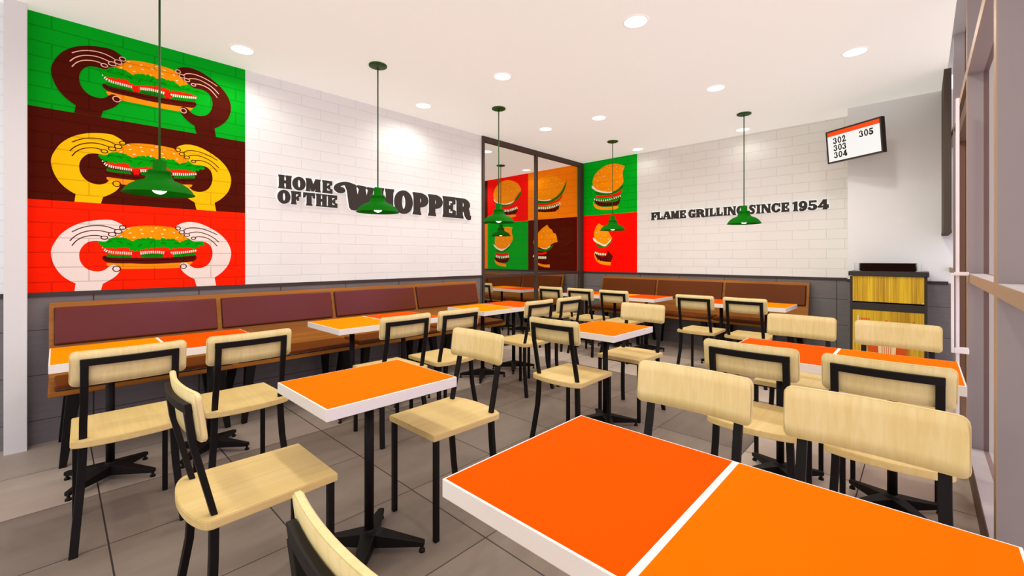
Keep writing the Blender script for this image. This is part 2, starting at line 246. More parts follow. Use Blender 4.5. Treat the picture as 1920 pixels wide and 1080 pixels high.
def wainscot(name, horiz, off, pitch=0.645):
    m, nt, p = new_mat(name)
    g = N(nt, 'ShaderNodeNewGeometry'); sp = N(nt, 'ShaderNodeSeparateXYZ')
    nt.links.new(g.outputs['Position'], sp.inputs[0])
    def line(v, pit, o, w):
        t = math_n(nt, 'FRACT', math_n(nt, 'DIVIDE', math_n(nt, 'ADD', v, o), pit))
        return math_n(nt, 'LESS_THAN', t, w/pit)
    l1 = line(sp.outputs[horiz], pitch, off, 0.009)
    l2 = line(sp.outputs['Z'], 0.3135, 0.3135*2-0.161, 0.005)
    l = math_n(nt, 'MAXIMUM', l1, l2)
    mp = N(nt, 'ShaderNodeMapping'); mp.inputs['Scale'].default_value = (3, 3, 25)
    nt.links.new(g.outputs['Position'], mp.inputs['Vector'])
    nz = N(nt, 'ShaderNodeTexNoise'); nz.inputs['Scale'].default_value = 2.0; nz.inputs['Detail'].default_value = 6
    nt.links.new(mp.outputs[0], nz.inputs['Vector'])
    base = mixc(nt, nz.outputs['Fac'], (0.135, 0.12, 0.118), (0.20, 0.182, 0.18))
    c = mixc(nt, l, base, (0.03, 0.026, 0.025))
    nt.links.new(c, p.inputs['Base Color'])
    p.inputs['Roughness'].default_value = 0.5
    return m

def floor_mat():
    m, nt, p = new_mat('floor_tiles')
    g = N(nt, 'ShaderNodeNewGeometry'); sp = N(nt, 'ShaderNodeSeparateXYZ')
    nt.links.new(g.outputs['Position'], sp.inputs[0])
    T = 0.6015
    u = math_n(nt, 'DIVIDE', math_n(nt, 'ADD', sp.outputs['X'], 10*T-0.163), T)
    v = math_n(nt, 'DIVIDE', math_n(nt, 'ADD', sp.outputs['Y'], 10*T-0.262), T)
    gu = math_n(nt, 'LESS_THAN', math_n(nt, 'ABSOLUTE', math_n(nt, 'SUBTRACT', math_n(nt, 'FRACT', math_n(nt, 'ADD', u, 0.5)), 0.5)), 0.0055)
    gv = math_n(nt, 'LESS_THAN', math_n(nt, 'ABSOLUTE', math_n(nt, 'SUBTRACT', math_n(nt, 'FRACT', math_n(nt, 'ADD', v, 0.5)), 0.5)), 0.0045)
    gr = math_n(nt, 'MAXIMUM', gu, gv)
    cb = N(nt, 'ShaderNodeCombineXYZ')
    nt.links.new(math_n(nt, 'FLOOR', u), cb.inputs[0]); nt.links.new(math_n(nt, 'FLOOR', v), cb.inputs[1])
    wn = N(nt, 'ShaderNodeTexWhiteNoise'); wn.noise_dimensions = '2D'; nt.links.new(cb.outputs[0], wn.inputs['Vector'])
    mp = N(nt, 'ShaderNodeMapping'); mp.inputs['Rotation'].default_value = (0, 0, 0.5); mp.inputs['Scale'].default_value = (1.5, 5, 1)
    nt.links.new(g.outputs['Position'], mp.inputs['Vector'])
    nz = N(nt, 'ShaderNodeTexNoise'); nz.inputs['Scale'].default_value = 1.6; nz.inputs['Detail'].default_value = 6; nz.inputs['Roughness'].default_value = 0.6
    nt.links.new(mp.outputs[0], nz.inputs['Vector'])
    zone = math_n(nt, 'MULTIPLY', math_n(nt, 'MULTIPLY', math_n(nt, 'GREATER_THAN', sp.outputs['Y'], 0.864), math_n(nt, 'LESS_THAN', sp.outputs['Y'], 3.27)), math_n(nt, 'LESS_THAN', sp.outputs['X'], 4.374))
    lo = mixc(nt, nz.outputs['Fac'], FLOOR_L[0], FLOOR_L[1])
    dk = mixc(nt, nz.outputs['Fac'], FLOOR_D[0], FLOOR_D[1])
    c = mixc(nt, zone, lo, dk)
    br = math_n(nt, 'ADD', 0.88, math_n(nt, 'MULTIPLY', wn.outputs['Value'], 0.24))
    # stronger light by the window aisle and back banquette, painted into the tile colour
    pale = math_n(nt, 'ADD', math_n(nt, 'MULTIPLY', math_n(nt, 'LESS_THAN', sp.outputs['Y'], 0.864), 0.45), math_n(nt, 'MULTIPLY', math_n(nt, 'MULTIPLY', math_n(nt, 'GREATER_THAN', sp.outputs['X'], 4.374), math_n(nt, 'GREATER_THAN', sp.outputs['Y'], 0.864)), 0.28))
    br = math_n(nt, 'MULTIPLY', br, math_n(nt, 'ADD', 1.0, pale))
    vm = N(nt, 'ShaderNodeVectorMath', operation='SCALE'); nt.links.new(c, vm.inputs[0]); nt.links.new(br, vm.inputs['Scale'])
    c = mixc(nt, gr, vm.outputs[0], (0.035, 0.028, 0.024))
    nt.links.new(c, p.inputs['Base Color'])
    p.inputs['Roughness'].default_value = 0.45; p.inputs['Specular IOR Level'].default_value = 0.3
    return m

def glass_mat(name, tint, refl, fmax=0.6):
    m = bpy.data.materials.new(name); m.use_nodes = True
    nt = m.node_tree; nt.nodes.clear()
    o = N(nt, 'ShaderNodeOutputMaterial'); t = N(nt, 'ShaderNodeBsdfTransparent'); g = N(nt, 'ShaderNodeBsdfGlossy')
    t.inputs[0].default_value = (*tint, 1); g.inputs['Color'].default_value = (*refl, 1); g.inputs['Roughness'].default_value = 0.02
    f = N(nt, 'ShaderNodeLayerWeight'); f.inputs['Blend'].default_value = 0.5
    fac = math_n(nt, 'ADD', 0.03, math_n(nt, 'POWER', f.outputs['Facing'], 4.0))
    mx = N(nt, 'ShaderNodeMixShader')
    nt.links.new(math_n(nt, 'MULTIPLY', fac, fmax), mx.inputs[0])
    nt.links.new(t.outputs[0], mx.inputs[1]); nt.links.new(g.outputs[0], mx.inputs[2]); nt.links.new(mx.outputs[0], o.inputs[0])
    return m

def emis(name, col, st):
    m = bpy.data.materials.new(name); m.use_nodes = True
    nt = m.node_tree; nt.nodes.clear()
    o = N(nt, 'ShaderNodeOutputMaterial'); e = N(nt, 'ShaderNodeEmission')
    e.inputs[0].default_value = (*col, 1); e.inputs[1].default_value = st
    nt.links.new(e.outputs[0], o.inputs[0])
    return m

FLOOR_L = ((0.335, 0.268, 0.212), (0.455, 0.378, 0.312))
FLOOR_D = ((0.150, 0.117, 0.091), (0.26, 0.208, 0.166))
M = {}
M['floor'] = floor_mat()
M['ceiling'] = plain('ceiling_paint_glow', (0.66, 0.665, 0.62), 0.9, 0.1, var=0.02, scale=1.0, emit=(1.0, 0.975, 0.90), estr=0.42)  # faint emission added to the paint as room-wide fill light
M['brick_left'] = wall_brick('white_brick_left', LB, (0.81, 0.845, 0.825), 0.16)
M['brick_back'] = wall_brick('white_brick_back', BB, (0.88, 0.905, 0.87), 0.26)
M['white'] = plain('white_wall_paint', (0.88, 0.905, 0.905), 0.7, 0.2, var=0.01)
M['wains_left'] = wainscot('grey_wall_tile_left', 'X', 0.645*8-0.186)
M['wains_back'] = wainscot('grey_wall_tile_back', 'Y', 0.645*8-0.11)
M['trim'] = plain('dark_trim', (0.038, 0.026, 0.021), 0.5, 0.4)
M['frame'] = plain('bronze_frame_metal', (0.060, 0.038, 0.027), 0.5, 0.3)
M['fin'] = plain('taupe_frame_metal', (0.27, 0.235, 0.228), 0.45, 0.4, var=0.02)
M['tan'] = plain('tan_frame_edge', (0.36, 0.25, 0.16), 0.5, 0.3, var=0.02)
M['sill'] = plain('pale_sill', (0.50, 0.46, 0.45), 0.4, 0.4, var=0.02)
M['brown'] = plain('brown_metal', (0.12, 0.062, 0.04), 0.5, 0.3)
M['blind'] = plain('brown_blind', (0.10, 0.078, 0.065), 0.8, 0.2)
M['black'] = plain('black_metal', (0.0055, 0.004, 0.0035), 0.5, 0.18, var=0.1)
M['ash_v'] = wood('ash_veneer_upright', (0.67, 0.52, 0.205), (0.79, 0.655, 0.335), 'z')
M['ash_d'] = wood('ash_veneer_seat', (0.60, 0.42, 0.140), (0.71, 0.54, 0.235), 'y', freq=55, along=2.5)
M['walnut'] = wood('bench_wood', (0.24, 0.078, 0.008), (0.43, 0.16, 0.018), 'x', 0.42, 0.2, 45, 1.2)
M['leather'] = plain('brown_leather', (0.140, 0.033, 0.003), 0.36, 0.12, var=0.06)
M['leather_sheen'] = plain('brown_leather_violet_sheen', (0.130, 0.030, 0.004), 0.26, 0.30, var=0.06)
M['leather_sheen'].node_tree.nodes['Principled BSDF'].inputs['Specular Tint'].default_value = (0.55, 0.28, 1.0, 1)  # violet window reflection on the left pads, put into the specular tint
M['edge_shade'] = plain('dark_edge_shade', (0.035, 0.006, 0.003), 0.4, 0.5)  # dark tubes standing in for the shade along the cushion edges
M['lam_white'] = plain('white_laminate', (0.80, 0.76, 0.72), 0.55, 0.2, var=0.01)
M['orange'] = plain('orange_laminate', (0.91, 0.150, 0.0), 0.8, 0.015, var=0.01)
M['orange_lit'] = plain('lit_orange_laminate', (0.95, 0.250, 0.0), 0.8, 0.015, var=0.01)  # same orange laminate, brighter lighting near the walls put into its colour
M['redor'] = plain('red_orange_laminate', (0.95, 0.080, 0.0), 0.8, 0.015, var=0.01)
M['green'] = plain('green_enamel', (0.003, 0.135, 0.002), 0.6, 0.04, var=0.03)
M['dgreen'] = plain('dark_green_enamel', (0.016, 0.085, 0.006), 0.5, 0.3)
M['bulb'] = emis('lamp_bulb', (1.0, 0.97, 0.9), 6.0)
M['disc'] = emis('downlight_lens', (1.0, 0.96, 0.90), 1.6)
M['ring'] = plain('downlight_ring_glow', (0.8, 0.76, 0.72), 0.6, 0.2, emit=(1.0, 0.95, 0.88), estr=0.3)  # slight glow added so the unlit ring does not darken against the ceiling
M['letter'] = plain('dark_sign_letter', (0.030, 0.020, 0.016), 0.5, 0.3)
M['halo'] = emis('sign_backlight', (1.0, 0.95, 0.90), 2.0)
M['glass_in'] = glass_mat('clear_glass', (0.90, 0.87, 0.84), (0.9, 0.9, 0.9), 0.12)
M['glass_out'] = glass_mat('window_glass', (0.80, 0.69, 0.70), (0.40, 0.25, 0.18), 0.9)
M['acrylic'] = glass_mat('clear_acrylic', (0.93, 0.93, 0.94), (1, 1, 1), 0.8)
M['screen'] = plain('screen_white', (0.05, 0.05, 0.05), 0.4, 0.3, emit=(0.95, 0.92, 0.88), estr=0.95)
M['screen_red'] = plain('screen_red', (0.05, 0.01, 0.0), 0.4, 0.3, emit=(1.0, 0.065, 0.0), estr=0.95)
M['screen_ink'] = plain('screen_ink', (0.025, 0.016, 0.013), 0.6, 0.1)
M['tv'] = plain('screen_casing', (0.03, 0.022, 0.02), 0.35, 0.4)
M['tray'] = plain('brown_plastic_tray', (0.075, 0.019, 0.006), 0.45, 0.3)
M['bincase'] = plain('dark_bin_casing', (0.022, 0.016, 0.013), 0.45, 0.4)
M['binwood'] = wood('yellow_bin_wood', (0.36, 0.18, 0.006), (0.74, 0.49, 0.018), 'z', 0.45, 0.3, 90, 1.6, (0.36, 0.62))
M['handle_w'] = plain('white_metal', (0.80, 0.76, 0.76), 0.4, 0.4)
M['poster'] = plain('white_panel', (0.75, 0.70, 0.67), 0.6, 0.2)

# ------------------------------------------------------------------ room shell
YL, XB, H = 4.46, 6.56, 3.0
XR, YF = -3.2, 8.6
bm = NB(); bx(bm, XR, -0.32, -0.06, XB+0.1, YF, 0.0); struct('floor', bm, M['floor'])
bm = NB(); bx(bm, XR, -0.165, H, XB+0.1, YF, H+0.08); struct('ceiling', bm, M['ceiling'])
# window pocket above the storefront
bm = NB(); bx(bm, XR, -0.33, 3.24, XB, -0.165, 3.32); bx(bm, XR, -0.165, 3.0, XB, -0.15, 3.32) if False else None
struct('trim_1', bm, M['fin'])
ZB, ZT = 1.020, 1.052
def wall_mesh(x0, y0, x1, y1):
    bm = NB()
    bx(bm, x0, y0, ZT-0.016, x1, y1, H, mi=0)
    bx(bm, x0, y0, 0.0, x1, y1, ZT-0.016, mi=1)
    return bm
struct('wall_left', wall_mesh(XR, YL, 4.085, YL+0.1), [M['brick_left'], M['wains_left']])
struct('wall_back', wall_mesh(XB, -0.30, XB+0.1, YF), [M['brick_back'], M['wains_back']])
bm = NB(); bx(bm, XR, YF, 0, XB+0.1, YF+0.1, H); struct('wall_far', bm, M['white'])
# column beside the window: white above, grey tile below
bm = NB(); bx(bm, 6.22, -0.30, ZT-0.016, XB, 0.62, H, mi=0); bx(bm, 6.22, -0.30, 0, XB, 0.62, ZT-0.016, mi=1)
struct('wall_column', bm, [M['white'], M['wains_back']])
bm = NB(); bx(bm, -0.237, 4.352, 0, -0.135, YL, H); struct('wall_pillar', bm, plain('pillar_paint', (0.70, 0.70, 0.675), 0.7, 0.2, var=0.01))
bm = NB(); bx(bm, XR, YL-0.012, ZB, -0.237, YL, ZT); struct('trim_2', bm, M['trim'])
bm = NB(); bx(bm, -0.135, YL-0.012, ZB, 4.085, YL, ZT); struct('trim_3', bm, M['trim'])
bm = NB(); bx(bm, XB-0.012, 0.62, ZB, XB, 4.435, ZT); struct('trim_4', bm, M['trim'])
bm = NB(); bx(bm, XB-0.012, 4.485, ZB, XB, YF, ZT); struct('trim_5', bm, M['trim'])
bm = NB(); bx(bm, 6.208, -0.19, ZB, 6.22, 0.632, ZT); bx(bm, 6.22, 0.62, ZB, XB, 0.632, ZT); struct('trim_6', bm, M['trim'])

# ------------------------------------------------------------------ storefront
YI, YO = -0.197, -0.287
fins = [-3.2, -1.8, -0.40, 1.00, 2.42, 3.85, 5.44]
FW = 0.075
for k in range(len(fins)):
    x0 = fins[k]; x1 = fins[k+1] if k+1 < len(fins) else 6.22
    isdoor = (k == 5)
    root = bpy.data.objects.new('door_1' if isdoor else 'window_%d' % (k+1), None); C.objects.link(root)
    root['kind'] = 'structure'
    bm = NB()   # mullion: tan inner edge, taupe sides
    bx(bm, x0-FW/2, YO, 0, x0+FW/2, YI-0.004, 3.24); m1 = struct('mullion', bm, M['fin'], root)
    bm = NB(); bx(bm, x0-FW/2, YI-0.004, 0, x0+FW/2, YI, 3.24); struct('mullion_edge', bm, M['tan'], root)
    a, b = x0+FW/2, x1-(FW/2 if k+1 < len(fins) else 0)
    bm = NB()
    bx(bm, a, YO, 2.405, b, YI-0.004, 2.465)
    struct('header', bm, M['fin'], root)
    bm = NB(); bx(bm, a, YI-0.004, 2.405, b, YI, 2.465); struct('header_edge', bm, M['tan'], root)
    if not isdoor:
        bm = NB(); bx(bm, a, YO, 1.152, b, YI-0.004, 1.199); struct('transom', bm, M['sill'], root)
        bm = NB(); bx(bm, a, YI-0.004, 1.150, b, YI, 1.1985); struct('transom_edge', bm, M['tan'], root)
        bm = NB(); bx(bm, a, YO, 0, b, YI-0.004, 0.142); struct('kerb', bm, M['sill'], root)
        bm = NB(); bx(bm, a, YI-0.004, 0, b, YI, 0.1415); struct('kerb_edge', bm, M['brown'], root)
    else:
        bm = NB(); bx(bm, a, -0.275, 0.005, a+0.09, -0.215, 2.40); bx(bm, b-0.09, -0.275, 0.005, b, -0.215, 2.40)
        bx(bm, a+0.09, -0.275, 0.005, b-0.09, -0.215, 0.15); bx(bm, a+0.09, -0.275, 2.28, b-0.09, -0.215, 2.40)
        struct('door_frame', bm, M['brown'], root)
        # tall white edge bar and white pull handle
        bm = NB(); bx(bm, 3.655, -0.158, 0.012, 3.69, -0.143, 2.235, 0.002)
        struct('door_bar', bm, M['handle_w'], root)
        bm = NB()
        bx(bm, 3.63, -0.135, 0.735, 3.652, -0.122, 1.205, 0.003)
        bx(bm, 3.63, -0.196, 1.19, 3.652, -0.135, 1.21, 0.002); bx(bm, 3.63, -0.196, 0.735, 3.652, -0.135, 0.765, 0.002)
        bx(bm, 3.652, -0.196, 1.19, 3.69, -0.158, 1.21); bx(bm, 3.652, -0.196, 0.735, 3.69, -0.158, 0.765)
        struct('door_handle', bm, M['handle_w'], root)
    bm = NB(); bm.faces.new([bm.verts.new(q) for q in ((a, -0.265, 0.10), (b, -0.265, 0.10), (b, -0.265, 3.24), (a, -0.265, 3.24))]); struct('pane', bm, M['glass_out'], root)
t = thing('hanging_panel', 'dark brown panel hanging from the ceiling at the window end beside the white column', 'panel', (5.865, -0.165, 1.517))
bm = NB(); bx(bm, -0.345, -0.024, 0.03, 0.345, 0.024, 1.481, 0.002); obj('board', bm, M['blind'], t)
bm = NB(); bx(bm, -0.347, -0.026, 0.0, 0.347, 0.026, 0.03, 0.002); obj('bottom_edge', bm, M['blind'], t)
bm = NB(); bx(bm, 5.60, -0.258, 1.40, 6.14, -0.252, 2.13)
tag(obj('window_poster', bm, M['poster']), 'plain white poster panel on the last window pane', 'poster')

# ------------------------------------------------------------------ glass partition
t = thing('glass_partition', 'dark framed glass partition to the adjoining dining area', 'partition', (0, 0, 0))
def fr(name, *a):
    bm = NB(); bx(bm, *a, 0.003); return obj(name, bm, M['frame'], t)
fr('post', 4.086, 4.435, 0, 4.124, 4.485, 2.995)
fr('post', 5.231, 4.435, 0, 5.277, 4.485, 2.995)
fr('post', 6.44, 4.435, 0, 6.556, 4.485, 2.995)
for a, b in ((4.124, 5.231), (5.277, 6.44)):
    fr('top_rail', a, 4.437, 2.915, b, 4.483, 2.995)
    fr('middle_rail', a, 4.44, 1.012, b, 4.48, 1.052)
    fr('bottom_rail', a, 4.44, 0.0, b, 4.48, 0.06)
    bm = NB()
    for za, zb in ((0.06, 1.012), (1.052, 2.915)):
        bm.faces.new([bm.verts.new(q) for q in ((a, 4.46, za), (b, 4.46, za), (b, 4.46, zb), (a, 4.46, zb))])
    obj('pane', bm, M['glass_in'], t)

# ------------------------------------------------------------------ murals
PALS = {}
def pal(sp, key, rgb, **k):
    kk = (sp[0], key)
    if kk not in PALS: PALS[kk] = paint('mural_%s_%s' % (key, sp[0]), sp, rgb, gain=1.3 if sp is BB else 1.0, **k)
    return PALS[kk]
RGB = dict(green=(0, 170, 28), brown=(78, 16, 2), red=(255, 34, 0), skin_b=(78, 16, 2), skin_y=(252, 196, 8), skin_w=(240, 228, 216),
           pink=(250, 190, 165), bun=(255, 152, 5), lettuce=(0, 165, 8), lettuce_d=(0, 92, 5), tomato=(255, 40, 5), white=(250, 238, 215), orange=(255, 135, 10),
           patty=(88, 16, 5), dark=(35, 5, 3), ketch=(250, 20, 10), bottom=(255, 150, 15), green2=(20, 120, 10), tilered=(255, 10, 0), peach=(255, 150, 60))
def smooth_poly(p, it=2):
    for _ in range(it):
        q = []
        n = len(p)
        for i in range(n):
            a, b = p[i], p[(i+1) % n]
            if a == b: q.append(a); continue
            q.append((a[0]*.75+b[0]*.25, a[1]*.75+b[1]*.25)); q.append((a[0]*.25+b[0]*.75, a[1]*.25+b[1]*.75))
        p = q
    o = []
    for v in p:
        if not o or math.dist(v, o[-1]) > 1e-6: o.append(v)
    return o
def smooth_line(p, it=3):
    for _ in range(it):
        q = [p[0]]
        for a, b in zip(p, p[1:]):
            q.append((a[0]*.75+b[0]*.25, a[1]*.75+b[1]*.25)); q.append((a[0]*.25+b[0]*.75, a[1]*.25+b[1]*.75))
        q.append(p[-1]); p = q
    return p

class Mural:
    """flat painted picture: u to the right, v up (mm), layers stand 0.5 mm off one another"""
    def __init__(s, spec_, place):
        s.bm = NB(); s.mats = []; s.spec = spec_; s.place = place
    def mi(s, key):
        m = pal(s.spec, key, RGB[key])
        if m not in s.mats: s.mats.append(m)
        return s.mats.index(m)
    def poly(s, p, key, layer):
        mi = s.mi(key)
        vs = [s.bm.verts.new(s.place(u/1000, v/1000, 0.0015+layer*0.0005)) for u, v in p]
        for t in tessellate_polygon([[Vector((u, v, 0)) for u, v in p]]):
            try:
                f = s.bm.faces.new([vs[i] for i in t])
            except ValueError:
                continue
            f.material_index = mi
    def strip(s, p, w, key, layer):
        L, Rr = [], []
        for i, c in enumerate(p):
            a, b = p[max(0, i-1)], p[min(len(p)-1, i+1)]
            dx, dy = b[0]-a[0], b[1]-a[1]; m = math.hypot(dx, dy) or 1
            L.append((c[0]-dy/m*w/2, c[1]+dx/m*w/2)); Rr.append((c[0]+dy/m*w/2, c[1]-dx/m*w/2))
        mi = s.mi(key)
        P = lambda q: s.bm.verts.new(s.place(q[0]/1000, q[1]/1000, 0.0015+layer*0.0005))
        l = [P(q) for q in L]; r = [P(q) for q in Rr]
        for i in range(len(p)-1):
            s.bm.faces.new((l[i], l[i+1], r[i+1], r[i])).material_index = mi
    def ring(s, c, rx, ry, w, key, layer, fill=None):
        pts = [(c[0]+rx*math.cos(2*PI*k/24), c[1]+ry*math.sin(2*PI*k/24)) for k in range(24)]
        if fill: s.poly(pts, fill, layer-1)
        s.strip(pts+[pts[0], pts[1]], w, key, layer)
    def finish(s, name, label, cat, group):
        bmesh.ops.recalc_face_normals(s.bm, faces=list(s.bm.faces))
        o = obj(name, s.bm, s.mats)
        # make the picture face the room
        n = s.place(0, 0, 1); z = s.place(0, 0, 0); d = Vector(n)-Vector(z)
        bmx = bmesh.new(); bmx.from_mesh(o.data)
        for f in bmx.faces:
            if f.normal.dot(d) < 0: f.normal_flip()
        bmx.to_mesh(o.data); bmx.free()
        return tag(o, label, cat, group)

def burger_long(m):
    q = lambda k: smooth_poly(ART[k])
    m.poly(q('bottom'), 'bottom', 2)
    m.poly(q('bun'), 'bun', 2)
    m.poly(q('tomato'), 'tomato', 3)
    for k in ('pickle_l', 'pickle_m', 'pickle_r'): m.poly(ART[k], 'green2', 3.4)
    for b in ART['pstripe']: m.poly(b, 'lettuce', 4)
    m.poly(q('patty'), 'patty', 3.8)
    m.strip(smooth_line(ART['pline']), 5, 'dark', 5)
    for k in ART['onion']: m.poly(k, 'white', 5)
    for k in ART['ketchup']: m.poly(k, 'ketch', 6)
    m.poly(q('lettuce'), 'lettuce', 5.5)
    for i, (u, v) in enumerate(ART['lettuce']):
        r = (17, 13, 19, 15)[i % 4] if i < 27 else 9
        m.poly([(u+r*math.cos(PI*k/8), v+r*0.8*math.sin(PI*k/8)) for k in range(16)], 'lettuce', 5.52+(i % 4)*0.05)
    for i, (u, v) in enumerate(ART['curls']):
        a = (0.6, -0.5, -0.4, 0.8, 0.9, -0.1, -0.2, 0.4, 0.3)[i]
        L = [(u-16*math.cos(a)+0, v-16*math.sin(a)), (u, v+9), (u+16*math.cos(a), v+16*math.sin(a))]
        m.strip(smooth_line(L, 2), 4.5, 'lettuce_d', 6.2)
    for i, (u, v) in enumerate(ART['seeds']):
        a = (i*0.9) % 1.0-0.4
        m.strip([(u-8*math.cos(a), v-8*math.sin(a)), (u+8*math.cos(a), v+8*math.sin(a))], 6, 'white', 4)

PANEL_H = [0.0, 0.648, 1.293, 1.948]
for i, (bg, skin, line, lab) in enumerate((('red', 'skin_w', 'skin_b', 'red mural panel, white hands holding a long burger, lowest of three'),
                                           ('brown', 'skin_y', 'skin_b', 'dark brown mural panel, yellow hands holding a long burger, middle of three'),
                                           ('green', 'skin_b', 'pink', 'green mural panel, brown hands holding a long burger, topmost of three'))):
    z0 = 1.052+PANEL_H[i]; hh = (PANEL_H[i+1]-PANEL_H[i])*1000
    m = Mural(LB, lambda u, v, w, z0=z0: (-0.135+u, YL-w, z0+v))
    m.poly([(0, 0), (1316, 0), (1316, hh), (0, hh)], bg, 0)
    burger_long(m)
    for sd in ('l', 'r'):
        hp = [(u, max(v, 0.0)) for u, v in smooth_poly(ART['hand_'+sd])]
        o = []
        for v in hp:
            if not o or math.dist(v, o[-1]) > 1e-6: o.append(v)
        m.poly(o, skin, 7)
        for (c, w, h) in ART['nails_'+sd]:
            m.ring(c, w*0.51, h*0.51, 6, line, 9)
        for l in ART['lines_'+sd]:
            m.strip(smooth_line(l), 6.5, line, 8.5)
    m.finish('wall_mural', lab, 'mural', 'hand and burger mural panels')

def burger_bite(m, T):
    q = lambda k, n=2: smooth_poly(T[k], n)
    m.poly(q('bottom', 1), 'bottom', 1)
    m.poly(q('green2', 1), 'green2', 2)
    m.poly(q('patty', 1), 'patty', 3)
    for b in T['pstripe']: m.poly(b, 'dark', 4)
    m.poly(q('lettuce', 1), 'green2', 3)
    m.poly(q('tomato', 1), 'ketch', 4)
    m.poly(q('mayo', 1), 'white', 5)
    m.poly(q('bun', 1), 'bun', 6)
    for b in T['onion']: m.poly(b, 'white', 5)
    for i, (u, v) in enumerate(T['seeds']):
        a = (i*1.7) % 3.1
        m.strip([(u-9*math.cos(a), v-9*math.sin(a)), (u+9*math.cos(a), v+9*math.sin(a))], 7, 'white', 7)
cols = [(4.585, 3.394), (5.775, 4.585), (6.965, 5.775), (8.155, 6.965)]
tiles = [(0, 1, 'green', 0, 'green mural square with a large bitten burger, in the corner right of the glass'),
         (0, 0, 'tilered', 1, 'red mural square with a half eaten burger, in the corner right of the glass'),
         (1, 1, 'orange', 2, 'orange mural square with a scooped burger, seen through the right pane'),
         (1, 0, 'brown', 3, 'dark brown mural square with a bitten burger, seen through the right pane'),
         (2, 1, 'tilered', 4, 'red mural square with a nearly whole burger, seen through the left pane'),
         (2, 0, 'green', 5, 'green mural square with a nearly eaten burger, seen through the left pane'),
         (3, 1, 'brown', None, 'dark brown mural square at the far left edge of the glass, upper one'),
         (3, 0, 'orange', None, 'orange mural square at the far left edge of the glass, lower one')]
for c, row, bg, ti, lab in tiles:
    Y0, Y1 = cols[c]; z0, z1 = ((1.052, 2.045), (2.045, 3.0))[row]
    m = Mural(BB, lambda u, v, w, Y0=Y0, z0=z0: (XB-w, Y0-u, z0+v))
    W = (Y0-Y1)*1000; h = (z1-z0)*1000
    m.poly([(0, 0), (W, 0), (W, h), (0, h)], bg, 0)
    if ti is not None: burger_bite(m, TILES[ti])
    m.finish('wall_mural', lab, 'mural', 'bitten burger mural squares')

# ------------------------------------------------------------------ lettering
def stem(x0, x1, fl=0.045, a=0.0, b=1.0, top=True, bot=True):
    f0 = fl if bot else 0.0; f1 = fl if top else 0.0
    L = [(x0-f0, a), (x0-f0*0.9, a+0.07), (x0, a+0.17), (x0, b-0.17), (x0-f1*0.9, b-0.07), (x0-f1, b)]
    Rr = [(x1+f1, b), (x1+f1*0.9, b-0.07), (x1, b-0.17), (x1, a+0.17), (x1+f0*0.9, a+0.07), (x1+f0, a)]
    return L+Rr
def rect(x0, y0, x1, y1): return [(x0, y0), (x1, y0), (x1, y1), (x0, y1)]
def arc(cx, cy, rx, ry, a0, a1, n=20): return [(cx+rx*math.cos(R(a0+(a1-a0)*k/n)), cy+ry*math.sin(R(a0+(a1-a0)*k/n))) for k in range(n+1)]
def band(cx, cy, rx, ry, ix, iy, a0, a1, n=22):
    return ('strip', arc(cx, cy, rx, ry, a0, a1, n), arc(cx, cy, ix, iy, a0, a1, n))
def stroke(p, w):
    p = smooth_line(p, 3)
    ws = w if isinstance(w, (list, tuple)) else [w, w]
    L, Rr = [], []
    for i, c in enumerate(p):
        t = i/(len(p)-1)*(len(ws)-1); j = min(int(t), len(ws)-2); ww = ws[j]+(ws[j+1]-ws[j])*(t-j)
        a, b = p[max(0, i-1)], p[min(len(p)-1, i+1)]
        dx, dy = b[0]-a[0], b[1]-a[1]; mm = math.hypot(dx, dy) or 1
        L.append((c[0]-dy/mm*ww/2, c[1]+dx/mm*ww/2)); Rr.append((c[0]+dy/mm*ww/2, c[1]-dx/mm*ww/2))
    return ('strip', L, Rr)
def disc(cx, cy, r, ry=None): return arc(cx, cy, r, ry or r, 0, 345, 23)
